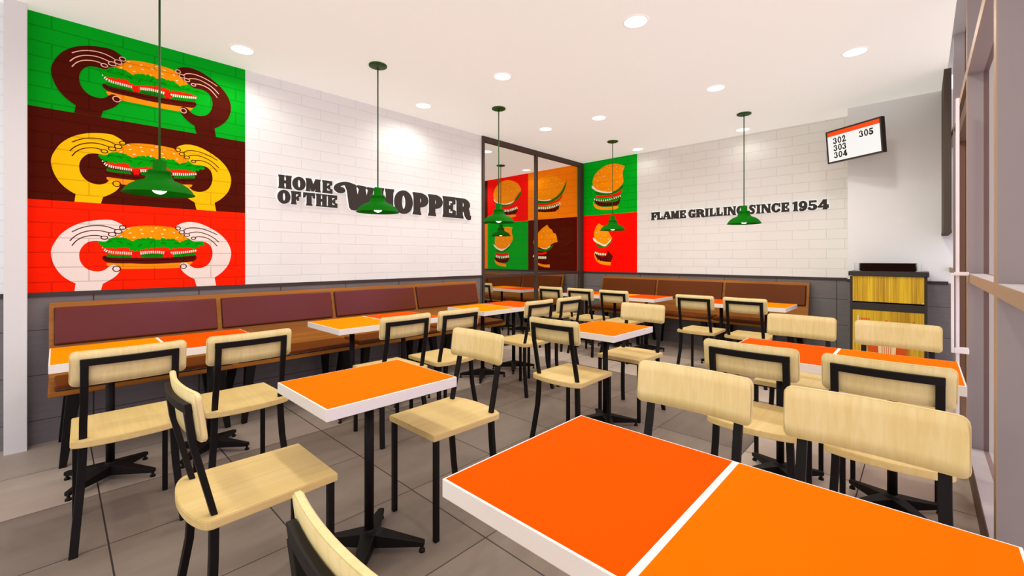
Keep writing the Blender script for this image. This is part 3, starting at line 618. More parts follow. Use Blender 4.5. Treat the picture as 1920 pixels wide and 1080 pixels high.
def glyph(ch):
    """pieces in a 0..1 x 0..1 box"""
    if ch == 'H': return [stem(.06, .42), stem(.58, .94), rect(.3, .40, .7, .61)]
    if ch == 'O': return [band(.5, .5, .5, .52, .115, .30, 0, 360, 40)]
    if ch == 'M': return [stem(.04, .25, .04), stem(.68, .96, .04), [(.02, 1), (.34, 1), (.58, .30), (.47, .02), (.38, .02)], [(.97, 1), (.66, 1), (.42, .30), (.42, .02), (.55, .02)]]
    if ch == 'E': return [stem(.06, .46, .05), rect(.2, .79, .95, 1.0), rect(.2, 0, .98, .22), rect(.3, .40, .74, .59), [(.76, .62), (.97, .66), (.97, 1.0), (.74, 1.0)], [(.78, .38), (1.0, .34), (1.0, 0), (.76, 0)], [(.62, .30), (.77, .32), (.77, .68), (.62, .70)]]
    if ch == 'F': return [stem(.08, .49, .07), rect(.2, .79, .97, 1.0), rect(.3, .38, .76, .57), [(.78, .58), (1.0, .62), (1.0, 1.0), (.76, 1.0)], [(.64, .28), (.80, .30), (.80, .66), (.64, .68)]]
    if ch == 'T': return [stem(.30, .70, .06, top=False), rect(.02, .78, .98, 1.0), [(.0, .58), (.17, .62), (.22, 1.0), (.0, 1.0)], [(1.0, .58), (.83, .62), (.78, 1.0), (1.0, 1.0)]]
    if ch == 'P': return [stem(.06, .46, .06), band(.44, .67, .56, .33, .12, .13, -95, 95), rect(.2, .82, .46, 1.0), rect(.2, .34, .46, .53)]
    if ch == 'R': return [stem(.05, .43, .05), band(.44, .69, .50, .31, .10, .12, -95, 95), rect(.2, .82, .46, 1.0), rect(.2, .38, .46, .56), stroke([(.48, .52), (.70, .44), (.76, .22), (.84, .08), (1.0, .06)], [.26, .36, .36, .28, .16])]
    if ch == 'W':
        return [stroke([(.46, .93), (.34, 1.0), (.20, .99), (.07, .90), (.03, .76), (.09, .66), (.15, .67)], [.10, .12, .13, .13, .14, .13, .10]), disc(.125, .71, .115, .125),
                [(.22, .99), (.32, 1.03), (.49, 1.0), (.53, .94), (.52, .82), (.60, .30), (.63, .12), (.60, .0), (.50, -.05), (.40, -.03), (.35, .08), (.29, .75)],
                [(.55, .99), (.76, .97), (.78, .92), (.76, .82), (.84, .30), (.87, .12), (.83, -.01), (.72, -.05), (.62, -.01), (.53, .25), (.60, .84), (.54, .94)],
                [(.81, .96), (.99, .95), (1.0, .90), (.97, .82), (.87, .10), (.82, .0), (.76, .2), (.84, .84), (.80, .90)]]
    if ch == 'L': return [stem(.08, .50, .07), rect(.2, 0, .95, .22), [(.80, .0), (1.0, .0), (1.0, .42), (.84, .40)]]
    if ch == 'A': return [[(.36, 1.0), (.68, 1.0), (.97, .14), (1.0, 0), (.52, 0), (.54, .12), (.60, .14), (.46, .70)], [(.36, 1.0), (.56, 1.0), (.25, .14), (.36, .12), (.36, 0), (.0, 0), (.0, .12), (.06, .14)], rect(.26, .26, .7, .42)]
    if ch == 'G': return [band(.48, .5, .48, .52, .12, .31, 42, 345), rect(.56, .0, .96, .50), rect(.46, .38, 1.02, .52), rect(.76, .62, .94, 1.0)]
    if ch == 'I': return [stem(.18, .82, .18)]
    if ch == 'N': return [stem(.06, .26, .06), stem(.73, .93, .07), [(.02, 1.0), (.38, 1.0), (.93, .14), (.93, 0), (.64, 0), (.12, .84)]]
    if ch == 'S': return [stroke([(.82, .84), (.60, .93), (.36, .88), (.26, .74), (.40, .58), (.62, .46), (.74, .30), (.62, .11), (.36, .07), (.14, .17)], [.14, .20, .26, .30, .34, .34, .30, .26, .20, .14]), rect(.80, .64, .95, 1.0), rect(.03, .0, .18, .36)]
    if ch == 'C': return [band(.50, .5, .50, .52, .12, .31, 42, 322), rect(.78, .58, .95, .98), disc(.80, .25, .15)]
    if ch == '1': return [stem(.30, .84, .14, top=False), [(.04, .74), (.30, .80), (.30, .6), (.84, .6), (.84, 1.02), (.60, 1.02), (.08, .92)]]
    if ch == '9': return [band(.5, .64, .49, .38, .11, .16, 0, 360, 32), stroke([(.86, .62), (.82, .32), (.62, .12), (.22, .05)], [.25, .32, .28, .2]), disc(.22, .14, .16)]
    if ch == '5': return [rect(.18, .78, .92, 1.0), rect(.14, .44, .34, 1.0), band(.46, .32, .53, .34, .12, .14, -160, 140), disc(.16, .2, .16)]
    if ch == '4': return [stem(.54, .88, .07, top=False), rect(.0, .2, 1.06, .41), [(.54, 1.02), (.88, 1.02), (.88, .9), (.30, .36), (.0, .36), (.0, .28)], rect(.9, .12, 1.06, .5)]
    if ch == '3': return [band(.46, .74, .40, .27, .14, .12, -85, 160), band(.46, .29, .48, .31, .14, .14, -160, 88), disc(.15, .76, .13), disc(.12, .2, .14)]
    if ch == '0': return [band(.5, .5, .48, .52, .20, .34, 0, 360, 40)]
    if ch == '2': return [stroke([(.14, .74), (.26, .93), (.60, .94), (.76, .74), (.58, .44), (.16, .12)], [.16, .2, .26, .28, .22, .16]), rect(.06, 0, .94, .19), disc(.20, .73, .14), rect(.80, 0, .96, .32)]
    return []

def add_letter(bm, ch, place, u0, u1, v0, v1, w0, w1, back=True, jit=0.0):
    """pieces overlap inside one letter, each lifted a hair so that faces never coincide"""
    for pi, pc in enumerate(glyph(ch)):
        ww = w1+pi*jit
        P = lambda q, w: bm.verts.new(place(u0+(u1-u0)*q[0], v0+(v1-v0)*q[1], w))
        if pc[0] == 'strip':
            A_, B_ = pc[1], pc[2]
            al, bl = [P(q, w0) for q in A_], [P(q, w0) for q in B_]
            ah, bh = [P(q, ww) for q in A_], [P(q, ww) for q in B_]
            for i in range(len(A_)-1):
                bm.faces.new((ah[i], ah[i+1], bh[i+1], bh[i]))
                bm.faces.new((al[i], al[i+1], bl[i+1], bl[i])).material_index = 1 if back else 0
                bm.faces.new((al[i], al[i+1], ah[i+1], ah[i])); bm.faces.new((bl[i], bl[i+1], bh[i+1], bh[i]))
            for k in (0, -1): bm.faces.new((al[k], bl[k], bh[k], ah[k]))
            continue
        lo = [P(q, w0) for q in pc]; hi = [P(q, ww) for q in pc]
        n = len(pc)
        for k in range(n):
            bm.faces.new((lo[k], lo[(k+1) % n], hi[(k+1) % n], hi[k]))
        for t3 in tessellate_polygon([[Vector((q[0], q[1], 0)) for q in pc]]):
            for L_, mi in ((hi, 0), (lo, 1)):
                f = bm.faces.new([L_[i] for i in t3]); f.material_index = mi if back else 0

def sign(name, label, spans, place, loc):
    t = thing(name, label, 'sign', loc)
    for ch, u0, u1, v0, v1 in spans:
        bm = NB()
        add_letter(bm, ch, lambda u, v, w: tuple(a-b for a, b in zip(place(u, v, w), loc)), u0, u1, v0, v1, 0.012, 0.032, True, 0.0004)
        bmesh.ops.recalc_face_normals(bm, faces=list(bm.faces))
        obj('letter', bm, [M['letter'], M['halo']], t)
    return t
sp = []
for ch, a, b in (('H', 1.451, 1.573), ('O', 1.580, 1.700), ('M', 1.705, 1.848), ('E', 1.867, 1.968)): sp.append((ch, a, b, 1.957, 2.085))
for ch, a, b in (('O', 1.445, 1.559), ('F', 1.565, 1.655), ('T', 1.681, 1.792), ('H', 1.803, 1.916), ('E', 1.921, 2.020)): sp.append((ch, a, b, 1.814, 1.942))
for ch, a, b in (('W', 2.000, 2.440), ('H', 2.447, 2.692), ('O', 2.697, 2.942), ('P', 2.948, 3.167), ('P', 3.172, 3.388), ('E', 3.393, 3.601), ('R', 3.611, 3.861)): sp.append((ch, a, b, 1.815, 2.083))
sign('wall_sign', 'dark raised lettering in two sizes on the white brick above the long banquette', sp, lambda u, v, w: (u, YL-w, v), (2.65, YL, 1.8))
sp = []
for ch, a, b in (('F', 3.141, 3.039), ('L', 3.044, 2.952), ('A', 2.950, 2.817), ('M', 2.815, 2.690), ('E', 2.682, 2.586),
                 ('G', 2.549, 2.443), ('R', 2.438, 2.316), ('I', 2.312, 2.253), ('L', 2.246, 2.160), ('L', 2.154, 2.065), ('I', 2.056, 2.003), ('N', 1.999, 1.889), ('G', 1.884, 1.767),
                 ('S', 1.735, 1.640), ('I', 1.636, 1.582), ('N', 1.576, 1.460), ('C', 1.455, 1.347), ('E', 1.342, 1.251), ('1', 1.220, 1.150), ('9', 1.149, 1.055), ('5', 1.051, 0.951), ('4', 0.948, 0.842)):
    sp.append((ch, a, b, 1.892, 2.014))
sign('wall_sign', 'dark raised lettering in one line on the white brick of the back wall', sp, lambda u, v, w: (XB-w, u, v), (XB, 2.0, 1.88))

# ------------------------------------------------------------------ lamps
def spot(x, y, z, e, size=168, blend=0.6, parent=None, col=(1.0, 0.975, 0.90), r=0.07):
    l = bpy.data.lights.new('lamp', 'SPOT'); l.energy = e; l.spot_size = R(size); l.spot_blend = blend; l.shadow_soft_size = r; l.color = col
    o = bpy.data.objects.new('lamp', l); C.objects.link(o)
    if parent: o.parent = parent; o.location = (0, 0, z)
    else: o.location = (x, y, z)
    return o
DL = [(1.049, 4.044, 'round recessed ceiling downlight above the hand mural beside the wall'),
      (2.879, 1.501, 'round recessed ceiling downlight, largest and nearest in the room'),
      (4.553, 0.406, 'round recessed ceiling downlight nearest the window wall'),
      (2.887, 2.864, 'round recessed ceiling downlight between the second and third pendant lamps'),
      (4.562, 1.507, 'round recessed ceiling downlight between the nearest downlight and the pendant before the back wall lettering'),
      (2.834, 4.058, 'round recessed ceiling downlight close to the left wall above the large lettering'),
      (4.556, 2.862, 'round recessed ceiling downlight in front of the glass partition, right of its neighbour'),
      (4.466, 3.624, 'round recessed ceiling downlight closest to the middle post of the glass partition'),
      (6.29, 1.733, 'round recessed ceiling downlight behind the pendant cord at the back wall lettering'),
      (6.29, 3.248, 'round recessed ceiling downlight above the green mural square in the corner'),
      (4.759, 5.07, 'round recessed ceiling downlight beyond the left pane, near its top left corner'),
      (6.29, 5.586, 'round recessed ceiling downlight beyond the left pane, above the red mural square')]
dl0 = None
E_DL = 31.0
for x, y, lab in DL:
    if dl0 is None:
        dl0 = thing('ceiling_downlight', lab, 'downlight', (x, y, H), 0, 'recessed ceiling downlights')
        bm = NB(); lathe(bm, [(0.080, -0.004), (0.086, -0.006), (0.092, -0.003), (0.093, -0.0005)], 40); obj('trim_ring', bm, M['ring'], dl0)
        bm = NB(); lathe(bm, [(0.0, -0.0042), (0.081, -0.0042)], 40)
        for f in bm.faces:
            if f.normal.z > 0: f.normal_flip()
        obj('lens', bm, M['disc'], dl0)
        t = dl0
    else:
        t = dup(dl0, (x, y, H), 0, lab)
for x, y, lab in DL:
    spot(x, y, H-0.02, E_DL*(0.10 if x > 6 else 1.5 if x > 4.2 and y < 4 else 0.6 if y > 3.9 else 1.1))
for x, y in ((1.05, 1.5), (1.05, 2.86), (1.05, 0.4), (2.87, 0.4), (-0.75, 1.5), (-0.75, 2.86), (-0.75, 0.4), (3.0, 5.6), (6.29, 7.4)):
    spot(x, y, H-0.02, E_DL)

ped = thing('pendant_lamp', 'green dome pendant lamp in front of the hand mural', 'lamp', (0.45, 3.5, H), 0, 'green pendant lamps')
bm = NB(); lathe(bm, [(0.0, 0.0), (0.078, 0.0), (0.078, -0.012), (0.07, -0.016), (0.02, -0.018), (0.0, -0.018)], 36); obj('ceiling_rose', bm, M['dgreen'], ped)
for a in (0.8, 0.8+PI):
    bm = NB(); tube(bm, [(0.045*math.cos(a), 0.045*math.sin(a), -0.016), (0.045*math.cos(a), 0.045*math.sin(a), -0.021)], 0.005, 8); obj('screw', bm, M['dgreen'], ped)
bm = NB(); tube(bm, [(0, 0, -0.016), (0, 0, -1.10)], 0.0058, 8); obj('cord', bm, M['dgreen'], ped)
Zr = -1.30
outer = [(0.012, .212), (0.03, .210), (0.034, .205), (0.035, .150), (0.058, .146), (0.062, .140), (0.062, .128), (0.057, .124), (0.074, .085), (0.090, .078), (0.118, .066), (0.146, .047), (0.166, .024), (0.177, .004), (0.182, 0.0), (0.1835, -0.004)]
inner = [(0.178, -0.004), (0.172, .004), (0.160, .022), (0.140, .043), (0.112, .060), (0.08, .072), (0.04, .080), (0.0, .082)]
bm = NB(); lathe(bm, [(r, Zr+z) for r, z in [(0.0, .212)]+outer+inner], 56); obj('lamp_shade', bm, M['green'], ped)
bm = NB()
lathe(bm, [(0.0, Zr-0.004)]+[(0.042*math.sin(R(a)), Zr+0.038-0.042*math.cos(R(a))) for a in range(15, 150, 15)]+[(0.018, Zr+0.083)], 24); obj('bulb', bm, M['bulb'], ped)
PL = [((1.962, 3.50), 'green dome pendant lamp in front of the large two line lettering'),
      ((3.476, 3.508), 'green dome pendant lamp in front of the left edge of the glass partition'),
      ((5.610, 3.291), 'green dome pendant lamp in front of the red and green mural squares in the corner'),
      ((5.603, 1.532), 'green dome pendant lamp in front of the one line lettering on the back wall'),
      ((5.649, 5.646), 'green dome pendant lamp hanging beyond the glass partition')]
for (x, y), lab in PL:
    dup(ped, (x, y, H), 0, lab)
for (x, y) in [(0.45, 3.5)]+[p for p, _ in PL]:
    spot(x, y, 1.685, 5.0, 130, 1.0, r=0.03)

# ------------------------------------------------------------------ banquettes
def banquette(n, loc, rotz, label):
    """local x along the wall, wall at y=0, the seat faces -y"""
    pit = 0.985; Lg = n*pit+0.02
    t = thing('banquette', label, 'bench', loc, rotz, 'wooden banquettes with leather pads')
    bm = NB(); prism(bm, [(-0.190, 0.475), (-0.060, 0.980), (-0.030, 0.980), (-0.155, 0.475)], 0, Lg, 'x', bev=0.003); obj('back_panel', bm, M['walnut'], t)
    bm = NB(); bx(bm, 0, -0.625, 0.442, Lg, -0.157, 0.4745, 0.004); obj('seat_board', bm, M['walnut'], t)
    for k in range(n):
        x0 = 0.027+k*pit; x1 = x0+0.945
        # back cushion follows the raked panel
        b = NB(); bx(b, x0, 0, 0.0, x1, 0.030, 0.258, 0.011, seg=3)
        ang = math.atan2(0.130, 0.505)
        mt = Matrix.Translation((0, -0.190+0.130*(0.700-0.475)/0.505-0.030, 0.700)) @ Matrix.Rotation(-ang, 4, 'X')
        bmesh.ops.transform(b, matrix=mt, verts=list(b.verts))
        cu = obj('back_cushion', b, M['leather_sheen' if n == 4 else 'leather'], t, smooth=False)
        b = NB()
        def loc_(x, v): return tuple(mt @ Vector((x, 0.024, v)))
        L4 = [(x0+0.002, 0.002), (x1-0.002, 0.002), (x1-0.002, 0.256), (x0+0.002, 0.256)]
        for q in range(4): tube(b, [loc_(*L4[q]), loc_(*L4[(q+1) % 4])], 0.0055, 6)
        obj('edge_shade', b, M['edge_shade'], cu)
        b = NB(); bx(b, x0, -0.622, 0.475, x1, -0.300, 0.515, 0.012, seg=3); sc = obj('seat_cushion', b, M['leather'], t)
        b = NB()
        tube(b, [(x0+0.008, -0.6225, 0.482), (x1-0.008, -0.6225, 0.482)], 0.005, 6)
        obj('edge_shade', b, M['edge_shade'], sc)
        for xe, s in ((x0-0.01, 1), (x1+0.01, -1)):
            for yt, yb in ((-0.58, -0.61), (-0.15, -0.06)):
                b = NB()
                xt = xe+s*0.095; xb = xe+s*0.045
                def sec(xc, yc, z, hw): return [(xc-hw, yc-hw, z), (xc+hw, yc-hw, z), (xc+hw, yc+hw, z), (xc-hw, yc+hw, z)]
                bar(b, [sec(xt, yt, 0.442, 0.034), sec(xb, yb, 0.0, 0.017)], 0.002)
                obj('leg', b, M['black'], t)
    return t
banquette(4, (-0.035, YL, 0), 0, 'long wooden banquette with four brown leather back pads along the left wall')
banquette(3, (XB, 4.0, 0), -PI/2, 'wooden banquette with three brown leather back pads along the back wall')
banquette(3, (XB, 7.815, 0), -PI/2, 'wooden banquette beyond the glass partition under the bitten burger murals')

# ------------------------------------------------------------------ tables
TZ = 0.755
def table(cx, cy, rot, tops, label, group):
    """local: tops laid along x (each 0.49 wide), depth 0.588 in y"""
    t = thing('restaurant_table', label, 'table', (cx, cy, 0), rot, group)
    n = len(tops); W = n*0.4925; D = 0.590
    bm = NB(); bx(bm, -W/2, -D/2, TZ-0.044, W/2, D/2, TZ, 0.0015); top = obj('tabletop', bm, M['lam_white'], t)
    for k, c in enumerate(tops):
        bm = NB(); x0 = -W/2+k*0.4925
        e0 = 0.006 if k == 0 else 0.008; e1 = 0.006 if k == n-1 else 0.008
        bx(bm, x0+e0, -D/2+0.006, TZ-0.002, x0+0.4925-e1, D/2-0.006, TZ+0.0006)
        obj('red_orange_inlay' if c == 'r' else 'orange_inlay', bm, {'o': M['orange'], 'y': M['orange_lit'], 'r': M['redor']}[c], top)
    for k in range(n):
        xc = -W/2+(k+0.5)*0.4925
        bm = NB(); tube(bm, [(xc, 0, 0.06), (xc, 0, TZ-0.044)], 0.0205, 16); tube(bm, [(xc, 0, 0.075), (xc, 0, 0.10)], [0.035, 0.0205], 16); obj('pole', bm, M['black'], t)
        bm = NB(); bx(bm, xc-0.12, -0.12, TZ-0.052, xc+0.12, 0.12, TZ-0.0442); obj('mounting_plate', bm, M['black'], t)
        bm = NB()
        for q in range(4):
            a = R(42) if q == 0 else (R(138) if q == 1 else (R(222) if q == 2 else R(318)))
            dx, dy = math.cos(a), math.sin(a); px, py = -dy, dx
            def sec(d, w, z0, z1):
                return [(xc+dx*d-px*w, dy*d-py*w, z0), (xc+dx*d+px*w, dy*d+py*w, z0), (xc+dx*d+px*w, dy*d+py*w, z1), (xc+dx*d-px*w, dy*d-py*w, z1)]
            bar(bm, [sec(0.0, 0.034, 0.030, 0.092), sec(0.05, 0.031, 0.030, 0.085), sec(0.245, 0.013, 0.026, 0.047)], 0.002)
        base = obj('base', bm, M['black'], t)
        for q in range(4):
            a = (R(42), R(138), R(222), R(318))[q]
            bm = NB(); fx, fy = xc+0.235*math.cos(a), 0.235*math.sin(a)
            lathe(bm, [(0.0, 0.028), (0.007, 0.028), (0.007, 0.013), (0.013, 0.011), (0.014, 0.0), (0.0, 0.0)], 12, fx, fy); obj('foot', bm, M['black'], base)
    return t
g1 = 'tables along the left banquette'
table(0.465, 3.462, 0, 'yr', 'table with orange and red-orange top halves at the pillar end of the long banquette', g1)
table(1.950, 3.462, 0, 'yr', 'table with orange and red-orange top halves before the middle of the long banquette', g1)
table(3.430, 3.462, 0, 'yr', 'table with orange and red-orange top halves beside the glass partition, end of the long banquette', g1)
g2 = 'small single tables'
table(0.953, 1.775, PI/2, 'o', 'small single orange table near the camera between two facing chairs', g2)
table(2.920, 1.777, PI/2, 'o', 'small single orange table mid-room between two facing chairs', g2)
g3 = 'double tables by the window'
table(0.943, 0.357, -PI/2, 'ro', 'large nearest table with red-orange and orange halves, cut by the frame', g3)
table(2.915, 0.357, -PI/2, 'ro', 'double table with red-orange and orange halves before the bin, half hidden by chairs', g3)
g4 = 'tables along the back banquettes'
table(5.620, 1.545, -PI/2, 'ry', 'double table at the right end of the back banquette, orange half to the right', g4)
table(5.620, 3.262, -PI/2, 'ryr', 'triple table at the corner end of the back banquette, red-orange end to the right', g4)
table(5.625, 5.350, -PI/2, 'yr', 'double table beyond the glass partition seen through the left pane', g4)

# ------------------------------------------------------------------ chairs
def make_chair(label, loc, rotz):
    """faces +y; seat front at y=.20"""
    t = thing('dining_chair', label, 'chair', loc, rotz, 'ash wood dining chairs')
    ST, SB = 0.490, 0.461
    pts = [(-0.190, 0.200), (0.190, 0.200), (0.202, -0.195)]
    pts += [(0.202*math.cos(R(a)), -0.195-0.055*math.sin(R(a))) for a in range(12, 180, 12)]
    pts += [(-0.202, -0.195)]
    bm = NB(); prism(bm, pts[::-1], SB, ST, 'z', bev=0.003); obj('seat', bm, M['ash_d'], t)
    # curved raked backrest
    bm = NB(); nx = 14; W = 0.205; z0, z1 = 0.733, 0.888; cr = 0.022; th = 0.017
    def ys(x, z): return -0.205-(z-z0)*0.125-0.020*(1-(x/W)**2)
    prof = []
    for (cx_, cz_, a0) in ((W-cr, z1-cr, 0), (-W+cr, z1-cr, 90), (-W+cr, z0+cr, 180), (W-cr, z0+cr, 270)):
        for k in range(5):
            a = R(a0+90*k/4); prof.append((cx_+cr*math.cos(a), cz_+cr*math.sin(a)))
    # build a grid panel with rounded corners: columns across x, top/bottom limits by corner
    xs = sorted(set([-W+cr*(1-math.cos(R(k*22.5))) for k in range(5)]+[W-cr*(1-math.cos(R(k*22.5))) for k in range(5)]+[(-1+2*k/nx)*(W-cr) for k in range(nx+1)]))
    xs = [x for i, x in enumerate(xs) if i == 0 or x-xs[i-1] > 1e-5]
    def lim(x):
        d = abs(x)-(W-cr)
        if d <= 0: return z0, z1
        h = cr-math.sqrt(max(0, cr*cr-d*d)); return z0+h, z1-h
    F, Bk = [], []
    for x in xs:
        a, b = lim(x)
        F.append([bm.verts.new((x, ys(x, a+(b-a)*k/4), a+(b-a)*k/4)) for k in range(5)])
        Bk.append([bm.verts.new((x, ys(x, a+(b-a)*k/4)-th, a+(b-a)*k/4)) for k in range(5)])
    for i in range(len(xs)-1):
        for k in range(4):
            bm.faces.new((F[i][k], F[i][k+1], F[i+1][k+1], F[i+1][k])).smooth = True
            bm.faces.new((Bk[i][k], Bk[i+1][k], Bk[i+1][k+1], Bk[i][k+1])).smooth = True
        bm.faces.new((F[i][4], Bk[i][4], Bk[i+1][4], F[i+1][4])); bm.faces.new((F[i][0], F[i+1][0], Bk[i+1][0], Bk[i][0]))
    for i, fl in ((0, 1), (len(xs)-1, 0)):
        for k in range(4):
            bm.faces.new((F[i][k], Bk[i][k], Bk[i][k+1], F[i][k+1]))
    bmesh.ops.recalc_face_normals(bm, faces=list(bm.faces))
    ed = [e for e in bm.edges if len(e.link_faces) == 2 and e.calc_face_angle(0) > 1.0]
    bmesh.ops.bevel(bm, geom=ed, offset=0.003, segments=2, affect='EDGES')
    obj('backrest', bm, M['ash_v'], t)
    # metal back frame: cross bar following the curve, and two uprights down to the seat
    ZF0, ZF1 = 0.823, 0.853
    def yb(x, z): return ys(x, z)-th-0.0015
    bm = NB(); secs = []
    for k in range(13):
        x = -0.172+0.344*k/12
        secs.append([(x, yb(x, ZF0)-0.017, ZF0), (x, yb(x, ZF0), ZF0), (x, yb(x, ZF1), ZF1), (x, yb(x, ZF1)-0.017, ZF1)])
    bar(bm, secs, 0.0015)
    for s in (-1, 1):
        secs = []
        for z in (ZF0+0.002, 0.78, 0.733, 0.65, 0.56, ST):
            x = s*0.161
            yf = yb(x, max(z, 0.735)) if z >= 0.733 else (yb(x, 0.735)+(-0.175-yb(x, 0.735))*(0.735-z)/(0.735-ST))
            xo = s*(0.158 if z > 0.6 else 0.160)
            secs.append([(xo-0.0135, yf-0.018, z), (xo+0.0135, yf-0.018, z), (xo+0.0135, yf, z), (xo-0.0135, yf, z)])
        bar(bm, secs, 0.0015)
    obj('back_frame', bm, M['black'], t)
    for s in (-1, 1):
        bm = NB(); secs = []
        for z, x, y in ((SB, 0.160, -0.184), (0.36, 0.164, -0.186), (0.27, 0.169, -0.190), (0.12, 0.182, -0.213), (0.0, 0.192, -0.236)):
            secs.append([(s*x-0.0145, y-0.012, z), (s*x+0.0145, y-0.012, z), (s*x+0.0145, y+0.012, z), (s*x-0.0145, y+0.012, z)])
        bar(bm, secs, 0.0015); obj('leg', bm, M['black'], t)
        bm = NB(); bx(bm, s*0.176-0.0115, 0.166, 0, s*0.176+0.0115, 0.189, SB, 0.0015); obj('leg', bm, M['black'], t)
    bm = NB()
    bx(bm, -0.164, 0.170, SB-0.012, 0.164, 0.180, SB-0.0005); obj('seat_rail', bm, M['black'], t)
    bm = NB(); bx(bm, -0.146, -0.19, SB-0.012, 0.146, -0.180, SB-0.0005)
    obj('seat_rail', bm, M['black'], t)
    return t
FY, FX, BX_ = 0.0, -PI/2, PI/2     # facing +Y, +X, -X
CH = [((0.242, 2.890), FY, 'pale wood chair at the orange half of the pillar-end table, back to the camera'),
      ((0.735, 2.890), FY, 'pale wood chair at the red-orange half of the pillar-end table, back to the camera'),
      ((1.714, 2.890), FY, 'pale wood chair at the orange half of the middle banquette table, back to the camera'),
      ((2.197, 2.890), FY, 'pale wood chair at the red-orange half of the middle banquette table'),
      ((3.185, 2.890), FY, 'pale wood chair at the orange half of the banquette table beside the glass partition'),
      ((3.670, 2.890), FY, 'pale wood chair at the red-orange half of the banquette table beside the glass partition'),
      ((0.525, 1.775), FX, 'pale wood chair left of the small near orange table, its whole seat in view'),
      ((1.370, 1.785), BX_, 'pale wood chair right of the small near orange table, facing it'),
      ((2.500, 1.777), FX, 'pale wood chair left of the small mid-room orange table, black back frame towards the camera'),
      ((3.325, 1.790), BX_, 'pale wood chair right of the small mid-room orange table, facing it'),
      ((0.525, 0.600), FX, 'pale wood chair left of the large nearest table, only its backrest at the frame bottom'),
      ((1.370, 0.615), BX_, 'pale wood chair across the red-orange half of the large nearest table'),
      ((1.370, 0.115), BX_, 'pale wood chair across the orange half of the large nearest table, widest backrest'),
      ((2.495, 0.600), FX, 'pale wood chair at the near side of the double table before the bin, red-orange half'),
      ((2.495, 0.110), FX, 'pale wood chair at the near side of the double table before the bin, orange half'),
      ((3.370, 0.622), BX_, 'pale wood chair at the far side of the double table before the bin, red-orange half'),
      ((3.370, 0.118), BX_, 'pale wood chair directly in front of the bin, far side of the double table'),
      ((5.020, 1.306), FX, 'pale wood chair at the back banquette, right one at its right-hand table'),
      ((5.020, 1.806), FX, 'pale wood chair at the back banquette, left one at its right-hand table'),
      ((5.020, 2.800), FX, 'pale wood chair at the triple corner table, right one of its three'),
      ((5.020, 3.300), FX, 'pale wood chair at the triple corner table, middle one of its three'),
      ((5.020, 3.800), FX, 'pale wood chair at the triple corner table, left one of its three, nearest the glass'),
      ((5.020, 5.190), FX, 'pale wood chair beyond the glass partition at the left edge of the left pane')]
ch0 = None
for (x, y), rz, lab in CH:
    if ch0 is None: ch0 = make_chair(lab, (x, y, 0), rz)
    else: dup(ch0, (x, y, 0), rz, lab)

# ------------------------------------------------------------------ bin cabinet, trays, screen
t = thing('waste_bin', 'tall dark waste bin cabinet with two yellow wood doors beside the white column', 'bin', (5.72, 0.258, 0))
W2 = 0.275
bm = NB()
bx(bm, 0.02, -W2-0.018, 0.03, 0.47, -W2+0.004, 1.10); bx(bm, 0.02, W2-0.004, 0.03, 0.47, W2+0.018, 1.10)
bx(bm, 0.0, -W2-0.018, 0.03, 0.02, -W2+0.002, 1.10); bx(bm, 0.0, W2-0.002, 0.03, 0.02, W2+0.018, 1.10)
bx(bm, 0.45, -W2, 0.03, 0.47, W2, 1.10); bx(bm, 0.02, -W2, 0.03, 0.46, W2, 0.06)
obj('carcass', bm, M['bincase'], t)
bm = NB(); bx(bm, 0.0, -W2, 0.760, 0.02, W2, 0.832, 0.001); obj('cross_rail', bm, M['bincase'], t)
bm = NB(); bx(bm, 0.0, -W2, 0.03, 0.02, W2, 0.10); obj('plinth', bm, M['bincase'], t)
bm = NB(); bx(bm, -0.012, -W2-0.030, 1.108, 0.48, W2+0.030, 1.154, 0.003); obj('top', bm, M['bincase'], t)
bm = NB(); bx(bm, 0.004, -W2+0.004, 0.846, 0.022, W2-0.004, 1.106); fl = obj('flap', bm, M['binwood'], t)
for s in (-1, 1):
    bm = NB(); bx(bm, -0.004, s*(W2-0.012)-0.006, 0.848, 0.006, s*(W2-0.012)+0.006, 0.854); obj('hinge_pin', bm, M['handle_w'], fl)
RED = plain('bin_print_red', (0.62, 0.085, 0.006), 0.6, 0.2); CRM = plain('bin_print_cream', (0.85, 0.62, 0.32), 0.6, 0.2)
bm = NB(); bx(bm, 0.004, -W2+0.004, 0.104, 0.022, W2-0.004, 0.758)
def flat(polys, mi, x):
    for p in polys:
        vs = [bm.verts.new((x, y, z)) for y, z in p]
        for tr in tessellate_polygon([[Vector((y, z, 0)) for y, z in p]]):
            f = bm.faces.new([vs[i] for i in tr]); f.material_index = mi
pr = [[(0.155, 0.43), (0.070, 0.43), (0.058, 0.22), (0.135, 0.22)], [(-0.070, 0.43), (-0.155, 0.43), (-0.135, 0.22), (-0.058, 0.22)]]
pr += [[(0.20-0.018*k, 0.660), (0.188-0.018*k, 0.660), (0.188-0.018*k, 0.676), (0.20-0.018*k, 0.676)] for k in range(4)]
pr += [[(0.012, 0.655), (-0.004, 0.655), (-0.004, 0.668), (0.012, 0.668)], [(-0.19, 0.655), (-0.206, 0.655), (-0.206, 0.668), (-0.19, 0.668)]]
flat(pr, 1, 0.0030)
flat([[(0.070, 0.43), (-0.070, 0.43), (-0.058, 0.22), (0.058, 0.22)]], 2, 0.0032)
flat([[(0.040-0.017*k, 0.43), (0.035-0.017*k, 0.43), (0.033-0.015*k, 0.22), (0.038-0.015*k, 0.22)] for k in range(5)], 1, 0.0028)
dr = obj('door', bm, [M['binwood'], RED, CRM], t)
dr['label'] = 'yellow wood door with an orange printed graphic'
bm = NB(); bx(bm, -0.012, W2-0.053, 0.62, 0.004, W2-0.047, 0.70, 0.001); obj('handle', bm, M['handle_w'], dr)
